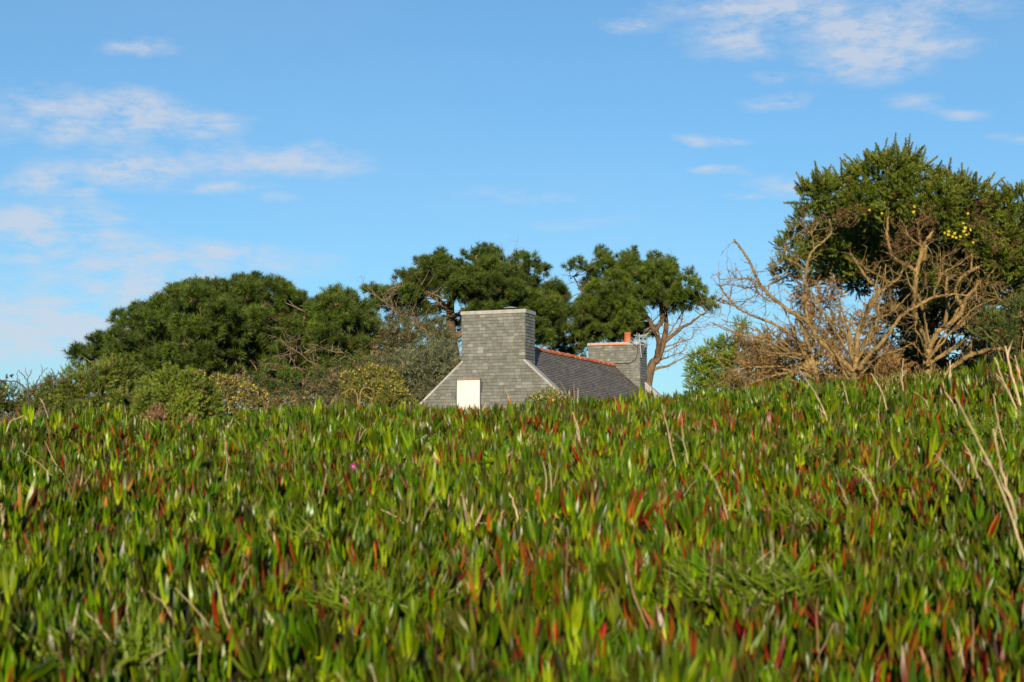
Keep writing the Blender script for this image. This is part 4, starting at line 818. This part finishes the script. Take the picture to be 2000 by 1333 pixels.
    shrub('gorse_bush', 'green gorse sprays low under the gorse tree at the right edge', 'bush', bl, 9.75, (2010, 740, 9.75), 30, 1300, (.05, .1), (.024, .0045), ((.03, .05, .008), (.10, .125, .02)), .08, 5)
gorse_trees()

# ------------------------------------------------------------------ ice plant carpet
def mat_ice():
    m, nt, b = mat_base('ice_plant_leaf', .3, .13); L = nt.links
    a = nd(nt, 'ShaderNodeAttribute', attribute_name='col'); tn = nd(nt, 'ShaderNodeAttribute', attribute_name='tint', attribute_type='INSTANCER')
    oi = nd(nt, 'ShaderNodeObjectInfo')
    hs = nd(nt, 'ShaderNodeHueSaturation'); L.new(a.outputs['Color'], hs.inputs['Color'])
    mr = nd(nt, 'ShaderNodeMapRange'); mr.inputs[3].default_value = .482; mr.inputs[4].default_value = .518; L.new(oi.outputs['Random'], mr.inputs[0]); L.new(mr.outputs[0], hs.inputs['Hue'])
    mv = nd(nt, 'ShaderNodeMapRange'); mv.inputs[3].default_value = .32; mv.inputs[4].default_value = 1.75; L.new(tn.outputs['Fac'], mv.inputs[0]); L.new(mv.outputs[0], hs.inputs['Value'])
    L.new(hs.outputs[0], b.inputs['Base Color'])
    g = nd(nt, 'ShaderNodeNewGeometry'); n = nd(nt, 'ShaderNodeTexNoise', Scale=60.0, Detail=3.0); L.new(g.outputs['Position'], n.inputs['Vector'])
    m2 = nd(nt, 'ShaderNodeMapRange'); m2.inputs[3].default_value = .22; m2.inputs[4].default_value = .42; L.new(n.outputs['Fac'], m2.inputs[0]); L.new(m2.outputs[0], b.inputs['Roughness'])
    b.inputs['Subsurface Weight'].default_value = 0.0
    t = nd(nt, 'ShaderNodeBsdfTranslucent'); L.new(hs.outputs[0], t.inputs['Color']); ms = nd(nt, 'ShaderNodeMixShader'); ms.inputs[0].default_value = .10
    L.new(b.outputs[0], ms.inputs[1]); L.new(t.outputs[0], ms.inputs[2]); L.new(ms.outputs[0], nt.nodes['Material Output'].inputs['Surface'])
    return m
M_ice = mat_ice()
GREEN = [(.034, .076, .001), (.066, .124, .001), (.116, .168, .002), (.046, .096, .001)]
YEL = (.46, .50, .006); RED = [(.18, .022, .005), (.20, .040, .006), (.09, .012, .004)]; ORG = [(.25, .075, .007), (.22, .11, .009)]; MAR = [(.060, .018, .008), (.085, .034, .010), (.12, .07, .018)]
def ice_leaf(mb, org, az, a0, a1, ln, w, c_base, c_mid, c_tip):
    n = 8; rad = np.array([math.cos(az), math.sin(az), 0]); sd = np.array([-math.sin(az), math.cos(az), 0]); p = np.array(org, float); v, c = [], []
    for i in range(n):
        t = i / (n - 1); a = a0 + (a1 - a0) * t; dr = rad * math.sin(a) + UP * math.cos(a); nr = rad * math.cos(a) - UP * math.sin(a)
        ww = w * (.62 + .38 * min(1, t / .35)) * (1 - max(0, (t - .38) / .62) ** 1.7 * .96)
        a_, k_, b_ = p + sd * ww * .5 - nr * ww * .25, p + nr * ww * .52, p - sd * ww * .5 - nr * ww * .25      # three-sided, keel outward
        v += [a_, k_, k_, b_, b_, p - nr * ww * .33, p - nr * ww * .33, a_]
        k = min(1, t / .38); col = np.array(c_base) * (1 - k) + np.array(c_mid) * k
        if t > .72: q = (t - .72) / .28; col = col * (1 - q) + np.array(c_tip) * q
        c += [col] * 8; p = p + dr * ln / (n - 1)
    f = []
    for i in range(n - 1):
        for k in range(0, 8, 2):
            q = i * 8 + k; f += [(q, q + 8, q + 9), (q, q + 9, q + 1)]
    mb.v.append(np.array(v, np.float32)); mb.f.append(np.array(f, np.int32) + mb.n); mb.n += len(v); mb.c.append(np.clip(np.array(c, np.float32), 0, 1))
def ice_shoot(kind, i):
    mb = MB()
    if kind == 'straw':
        for k in range(random.choice((1, 2, 3))):
            q = [np.array([random.gauss(0, .015), random.gauss(0, .015), -.02])]; dr = unit(np.array([random.gauss(0, .4), random.gauss(0, .4), 1])); l = random.uniform(.10, .22)
            for j in range(4): dr = unit(dr + rng.normal(0, .1, 3)); q.append(q[-1] + dr * l / 4)
            c = np.array(random.choice(((.42, .32, .18), (.34, .24, .13), (.30, .17, .08)))); mb.tube(q, np.linspace(.0028, .0012, 5), 4, c)
        return mb.mesh('ice_plant_straw', M_ice, True)
    pairs = random.choice((2, 2, 3, 3)); az = random.uniform(0, 3.14); h = 0
    for k in range(pairs):
        inner = (k + 1) / pairs                        # 1 = youngest, most upright pair
        for side in (0, math.pi):
            ln = random.uniform(.078, .116) * (.72 + .28 * (1 - inner) + .1 * random.random()); w = random.uniform(.0098, .0142)
            a0 = R(random.uniform(14, 38) * (1.15 - inner) + 5); a1 = a0 - R(random.uniform(10, 34)) * (1.1 - .6 * inner)
            gm = random.choice(GREEN); base, mid, tip = np.array(gm) * .7 + np.array(YEL) * .3, gm, gm
            if kind == 'fresh': base = YEL; mid = np.array(gm) * .75 + np.array(YEL) * .2; tip = gm
            if inner > .7 and random.random() < .6: base = YEL
            if kind == 'green' and random.random() < .05: tip = random.choice(RED + ORG)
            if kind == 'mixed':
                q = random.random()
                if k == 0 and q < .8: base, mid, tip = ORG[0], random.choice(ORG + RED), random.choice(RED)
                elif q < .3: mid = random.choice(MAR + ORG); tip = mid
            if kind == 'red':
                r_ = random.choice(RED + ORG + RED + MAR); base, mid, tip = np.array(ORG[1]) * .6, r_, random.choice(RED); ln *= .85; w *= .75
            if kind == 'dull':
                mid = np.array(gm) * .55 + np.array(random.choice(MAR)) * .25; tip = np.array(random.choice(MAR)) * .8; base = np.array(gm) * .6
            if kind == 'dry':
                r_ = np.array(random.choice(((.30, .20, .11), (.42, .30, .18), (.20, .12, .07), (.12, .06, .04)))); base, mid, tip = r_ * .8, r_, r_; w *= .5; a0 += R(20); a1 += R(40 * random.random())
            ice_leaf(mb, (0, 0, -.02 + h), az + side + random.uniform(-.15, .15), a0, a1, ln, w, base, mid, tip)
        az += math.pi / 2 + random.uniform(-.2, .2); h += random.uniform(.004, .018)
    if kind == 'fresh': mb.tube([(0, 0, -.06), (0, 0, 0.0)], [.005, .006], 5, (.30, .33, .03))
    if kind in ('red', 'dry'): mb.tube([(0, 0, -.05), (0, 0, .0)], [.004, .004], 5, (.18, .05, .03))
    return mb.mesh('ice_plant_shoot', M_ice, True)
KINDS = ['green'] * 10 + ['fresh'] * 5 + ['mixed'] * 7 + ['dull'] * 6 + ['red'] * 6 + ['dry'] * 3 + ['straw'] * 4
def ice_carpet():
    lib = bpy.data.collections.new('ice_plant_shoots')
    for i, k in enumerate(KINDS): lib.objects.link(bpy.data.objects.new('shoot_%02d' % i, ice_shoot(k, i)))
    idx = {k: [i for i, q in enumerate(KINDS) if q == k] for k in set(KINDS)}
    pts = []; step = .044
    y = 1.7
    while y < 15:
        hw = .46 * y + 1.0; n = int(2 * hw / step)
        x = -hw + (np.arange(n) + rng.random(n)) * step; yy = y + rng.random(n) * step; pts.append(np.stack([x, yy], 1)); y += step * (1 if y < 11 else 1.6)
    P = np.concatenate(pts)
    def nz(x, y, s, k): return (np.sin(x * s + 1.7 * np.sin(y * s * .7 + k)) + np.sin(y * s * 1.3 + 1.9 * np.sin(x * s * .8 + 2 * k)) + np.sin((x + y) * s * 2.1 + k) * .6) / 2.6
    x, y = P[:, 0], P[:, 1]
    # the plant thins out where the slope falls away at the far left
    keep = np.ones(len(P), bool); keep &= ~((x < -3.0 * y / 9.3 - .1) & (y > 8.9) & (rng.random(len(P)) < .9))
    bald = nz(x, y, 5.0, 3.3) + .5 * nz(x, y, 11, .4); keep &= ~((bald > 1.15) & (rng.random(len(P)) < .6))
    P = P[keep]; x, y = P[:, 0], P[:, 1]; N = len(P)
    px = x / y * FPX                                    # metres across at unit depth
    redness = .22 + .26 * nz(x, y, 2.2, 1.1) + .20 * nz(x, y, 6.0, .3) + .07 * np.clip(x / y / .3, -1, 1)
    dull = .20 + .14 * nz(x, y, 1.7, 4.0) + .22 * np.clip((5.5 - y) / 3, 0, 1)
    q = rng.random(N); kind = np.where(q < np.clip(redness * .42, .02, 1), 3, 0)
    q = rng.random(N); kind = np.where((kind == 0) & (q < np.clip(redness * .9, .03, 1)), 2, kind)
    q = rng.random(N); kind = np.where((kind == 0) & (q < np.clip(dull, .02, 1)), 4, kind)
    q = rng.random(N); kind = np.where((kind == 0) & (q < .15), 1, kind)
    q = rng.random(N); kind = np.where(q < .018, 5, kind)
    q = rng.random(N); kind = np.where(q < np.clip(.005 + .03 * np.clip((x / y - .12) / .15, 0, 1) * np.clip((y - 8) / 1.5, 0, 1), 0, 1), 6, kind)
    names = ['green', 'fresh', 'mixed', 'red', 'dull', 'dry', 'straw']; vi = np.zeros(N, np.int32)
    for k, nm in enumerate(names):
        m_ = kind == k; vi[m_] = rng.choice(idx[nm], m_.sum())
    low = np.isin(kind, (3, 5))
    sc = rng.uniform(.68, 1.2, N) * np.where(kind == 3, .72, 1) * (1 + .16 * nz(x, y, 3.1, 2.2) + .10 * nz(x, y, 8.3, 5.1)); big = rng.random(N) < .06; sc[big] *= 1.22
    tilt = np.abs(rng.normal(0, R(13), N)); tilt = np.where(rng.random(N) < .10, rng.uniform(R(30), R(75), N), tilt); ta = rng.uniform(0, 2 * math.pi, N)
    z = ground_z(x, y) + np.where(low, rng.uniform(-.035, .008, N), rng.uniform(-.03, .03, N)) + np.where(big, .03, 0)
    rot = np.stack([tilt * np.cos(ta), tilt * np.sin(ta), rng.uniform(0, 2 * math.pi, N)], 1)
    me = bpy.data.meshes.new('ice_plant'); me.vertices.add(N); me.vertices.foreach_set('co', np.stack([x, y, z], 1).astype(np.float32).ravel())
    for nm, ty, arr, key in (('rot', 'FLOAT_VECTOR', rot.astype(np.float32).ravel(), 'vector'), ('sc', 'FLOAT', sc.astype(np.float32), 'value'), ('vi', 'INT', vi, 'value'), ('tint', 'FLOAT', np.clip(rng.normal(.45, .2, N), 0, 1).astype(np.float32), 'value')):
        a = me.attributes.new(nm, ty, 'POINT'); a.data.foreach_set(key, arr)
    o = link('ice_plant', me); o['kind'] = 'stuff'; o['label'] = 'carpet of green and red finger-leaved ice plant covering the slope'; o['category'] = 'ice plant'
    ng = bpy.data.node_groups.new('scatter_shoots', 'GeometryNodeTree')
    ng.interface.new_socket('Geometry', in_out='INPUT', socket_type='NodeSocketGeometry'); ng.interface.new_socket('Geometry', in_out='OUTPUT', socket_type='NodeSocketGeometry')
    gi, go = ng.nodes.new('NodeGroupInput'), ng.nodes.new('NodeGroupOutput'); iop = ng.nodes.new('GeometryNodeInstanceOnPoints'); ci = ng.nodes.new('GeometryNodeCollectionInfo')
    ci.inputs['Collection'].default_value = lib; ci.inputs['Separate Children'].default_value = True; ci.inputs['Reset Children'].default_value = True
    iop.inputs['Pick Instance'].default_value = True
    def na(nm, ty):
        n = ng.nodes.new('GeometryNodeInputNamedAttribute'); n.data_type = ty; n.inputs['Name'].default_value = nm; return n.outputs['Attribute']
    L = ng.links; L.new(gi.outputs[0], iop.inputs['Points']); L.new(ci.outputs[0], iop.inputs['Instance']); L.new(na('vi', 'INT'), iop.inputs['Instance Index'])
    er = ng.nodes.new('FunctionNodeEulerToRotation'); L.new(na('rot', 'FLOAT_VECTOR'), er.inputs[0]); L.new(er.outputs[0], iop.inputs['Rotation'])
    L.new(na('sc', 'FLOAT'), iop.inputs['Scale']); L.new(iop.outputs[0], go.inputs[0])
    md = o.modifiers.new('scatter', 'NODES'); md.node_group = ng
    print('ice plant shoots', N)
ice_carpet()

# ------------------------------------------------------------------ dry stalks, grass tufts, a flower
def ground_hit(px, py):                                 # where the line of sight meets the slope's leaf tops
    for d in np.arange(2.2, 12, .02):
        p = at(px, py, d)
        if p[2] < ground_z(p[0], p[1]) + .05: return d
    return 11.0
def stalks():
    data = [   # foot (px, py), middle, tip, radius px, label
        ((2010, 1095), (1945, 930), (1866, 775), 4.2, 'long pale dry stalk leaning up-left from the right edge'),
        ((1990, 1010), (1957, 920), (1940, 838), 5.0, 'upright pale dry stalk crossing the long leaning stalk'),
        ((1998, 800), (1978, 740), (1963, 676), 4.5, 'thick pale dry stalk standing tallest at the right edge'),
        ((1990, 800), (1960, 745), (1942, 698), 3.6, 'pale dry stalk leaning left beside the tallest one'),
        ((2006, 790), (1995, 745), (1982, 694), 3.2, 'pale dry stalk right of the tallest one'),
        ((1968, 880), (1950, 830), (1940, 770), 2.8, 'thin dry stalk below the tall group at the right'),
        ((1912, 930), (1898, 895), (1880, 862), 4.0, 'short pale dry stalk left of the long leaning stalk'),
        ((1890, 970), (1866, 935), (1826, 885), 3.4, 'dry stalk leaning left above a yellow-green shoot at the right'),
        ((1925, 965), (1918, 950), (1905, 915), 3.0, 'stubby dry stalk between the leaning stalks at the right'),
        ((1875, 810), (1862, 790), (1845, 765), 3.5, 'short dry stalk at the head of the long leaning stalk'),
        ((1856, 760), (1855, 735), (1855, 705), 4.0, 'short straight dry post-like stalk under the gorse tree'),
        ((1620, 830), (1604, 790), (1560, 720), 3.0, 'reddish dry stalk leaning left before the leaning dead stem'),
        ((1735, 800), (1722, 765), (1700, 728), 3.0, 'dry stalk right of the dead shrub trunk'),
        ((1765, 785), (1762, 745), (1764, 700), 3.0, 'upright dry stalk before the brown thicket'),
        ((1660, 790), (1652, 770), (1645, 745), 2.4, 'short dry stalk left of the dead shrub trunk'),
        ((1718, 820), (1716, 800), (1722, 770), 2.6, 'twisted dry stalk below the dead shrub'),
        ((1820, 800), (1805, 780), (1785, 765), 2.8, 'dry stalk leaning left under the gorse trunk'),
        ((1320, 905), (1306, 850), (1292, 790), 3.4, 'tall dry stalk on the crest below the far gable'),
        ((1345, 900), (1335, 855), (1330, 800), 2.8, 'second dry stalk on the crest below the far gable'),
        ((1135, 870), (1128, 835), (1118, 805), 4.0, 'pale dry tuft stalk below the right verge of the gable'),
        ((1425, 1010), (1405, 960), (1375, 905), 3.4, 'dry stalk leaning left in the middle right of the carpet'),
        ((1715, 968), (1695, 940), (1665, 908), 3.6, 'pale dry stalk lying in the carpet at the right, longer of two side by side'),
        ((1710, 960), (1698, 935), (1685, 915), 3.0, 'pale dry stalk at the right, shorter of two lying side by side'),
        ((1670, 1005), (1650, 970), (1632, 925), 3.6, 'frayed pale dry stalk low in the right of the carpet'),
        ((345, 1205), (320, 1180), (290, 1155), 4.2, 'pale dry stalk lying diagonally at the lower left'),
        ((230, 1272), (205, 1235), (165, 1192), 4.4, 'longer dry stalk lying diagonally near the lower left corner'),
        ((448, 1178), (468, 1145), (490, 1105), 3.0, 'dry stalk leaning right in the lower left'),
        ((215, 1155), (225, 1185), (190, 1080), 2.2, 'thin grey-brown dry stalk at the far left of the carpet'),
        ((250, 1220), (250, 1180), (248, 1130), 2.8, 'upright tan dry stalk between the two diagonal stalks'),
        ((440, 945), (443, 900), (438, 850), 2.8, 'pale straight dry stalk below the yellow gorse bush'),
        ((96, 812), (85, 790), (78, 778), 3.0, 'bent dry stick among the bushes at the left crest'),
        ((8, 850), (20, 825), (46, 812), 2.6, 'arching straw stem at the left edge'),
        ((970, 1010), (935, 1020), (900, 1025), 3.2, 'bent straw lying flat in the middle of the carpet'),
        ((975, 1040), (978, 1020), (981, 995), 3.0, 'straw standing at the bend of the flat straw in the middle'),
        ((815, 1030), (780, 1015), (745, 995), 2.8, 'thin straw lying left of the middle of the carpet'),
        ((1012, 1008), (1005, 985), (995, 965), 5.0, 'frayed pale straw tuft in the middle of the carpet'),
        ((10, 1040), (4, 1010), (2, 985), 6.0, 'withered tan leaf bunch at the left edge'),
        ((875, 812), (870, 795), (866, 775), 1.6, 'thin straw before the gable left of the white door'),
        ((1000, 800), (991, 770), (985, 758), 1.6, 'thin straw before the gable right of the door'),
        ((1128, 790), (1129, 770), (1128, 758), 2.0, 'short straw upright before the dark roof'),
        ((1258, 790), (1254, 775), (1252, 764), 3.0, 'stubby straw before the corner of the far chimney'),
    ]
    for foot, mid, tip, r, lab in data:
        d0 = ground_hit(*foot); d0 = max(d0 - .05, 2.4); lean = random.uniform(-.12, .05)
        if foot[1] < 830: d0 = min(d0, 9.4 + .25 * max(0, (foot[0] - 1000) / 300))
        a, b, c = at(foot[0], foot[1], d0), at(mid[0], mid[1], d0 + lean * .5), at(tip[0], tip[1], d0 + lean)
        a[2] -= .03; pts = smooth_path([a, b, c], 6, .0015); rr = r * mpp(d0) * (.60 if foot[0] > 1820 else .44); k = random.uniform(.8, 1.15)
        mb = MB(); cl = np.array((.44, .33, .19)) * k; mb.tube(pts, np.linspace(rr, rr * .55, len(pts)), 5, cl)
        if r > 2.9:
            for j in range(3):                          # split fibres and dry sheaths
                i = random.randrange(2, len(pts) - 2); q = pts[i]; dr = unit(pts[i + 1] - pts[i] + rng.normal(0, .25, 3) * np.linalg.norm(pts[i + 1] - pts[i])); ln = random.uniform(.25, .6) * np.linalg.norm(c - a) * .5
                mb.tube([q, q + dr * ln * .5, q + dr * ln + rng.normal(0, .08, 3) * ln], [rr * .6, rr * .5, rr * .15], 4, cl * random.uniform(.8, 1.2))
        o = link('dry_stalk', mb.mesh('dry_stalk', M_straw)); tag(o, lab, 'dry stalk', 'dry stalks in the ice plant')
def tufts():
    data = [((735, 1175), 120, .17, 1.0, 'tuft of fine green grass in the ice plant at the lower middle'), ((1470, 1150), 150, .19, 1.1, 'wide tuft of grass blades leaning left at the lower right'),
            ((215, 1270), 110, .16, 1.2, 'low dark green grass tuft near the lower left corner'), ((1965, 850), 90, .2, .9, 'grass tuft at the foot of the tall dry stalks at the right edge'), ((1560, 1010), 40, .14, .8, 'small thin grass tuft in the right middle of the carpet'), ((600, 1050), 45, .14, .9, 'small pale grass tuft left of the middle of the carpet')]
    for (px, py), n, ln, sp, lab in data:
        d = ground_hit(px, py); p0 = at(px, py, d); p0[2] = float(ground_z(p0[0], p0[1])); mb = MB()
        for k in range(int(n * 1.8)):
            az = random.uniform(0, 6.28); s = p0 + np.array([max(-.15, min(.15, random.gauss(0, .09))), max(-.1, min(.1, random.gauss(0, .06))), .01]); l = .85 * ln * random.uniform(.6, 1.3); lean = random.uniform(.25, 1.1) * sp
            dr = np.array([math.cos(az) * math.sin(lean) - .25, math.sin(az) * math.sin(lean) - .15, math.cos(lean) + .25]); dr = dr / np.linalg.norm(dr); q = [s]
            for j in range(5): dr = unit(dr + np.array([0, 0, -.11])); q.append(q[-1] + dr * l / 5)
            w = np.array([.0022, .0026, .0024, .0018, .0012, .0004]) * random.uniform(1.1, 2.0); sd = unit(np.cross(dr, np.array([random.gauss(0, 1), random.gauss(0, 1), .3])))
            v = [u_ for i in range(6) for u_ in (q[i] - sd * w[i], q[i] + sd * w[i])]; f = [t for i in range(5) for t in ((2 * i, 2 * i + 1, 2 * i + 3), (2 * i, 2 * i + 3, 2 * i + 2))]
            c = np.array((.12, .18, .006)) * random.uniform(.7, 1.4) if random.random() > .07 else np.array((.36, .28, .14)); mb.add(v, f, c)
        o = link('grass_tuft', mb.mesh('grass_tuft', M_grass)); tag(o, lab, 'grass', 'grass tufts in the ice plant')
def flower():
    d = ground_hit(690, 915) - .06; p = at(690, 912, d); mb = MB()
    for k in range(22):
        a = k * 2 * math.pi / 22; dr = np.array([math.cos(a), -.5, math.sin(a)]); sd = np.array([-math.sin(a), 0, math.cos(a)]) * .002; l = random.uniform(.012, .017)
        mb.add([p - sd, p + sd, p + dr * l + sd * .6, p + dr * l - sd * .6], [(0, 1, 2), (0, 2, 3)], (.42, .03, .30))
    fl = link('ice_plant_flower', mb.mesh('ice_plant_flower', M_petal)); tag(fl, 'small magenta ice plant flower low left of the middle', 'flower')
    mb = MB(); mb.tube([p + np.array([0, .003, 0]), p + np.array([0, -.006, .001])], [.004, .003], 8, (.75, .55, .06)); link('stamens', mb.mesh('stamens', M_petal), fl)
stalks(); tufts(); flower()
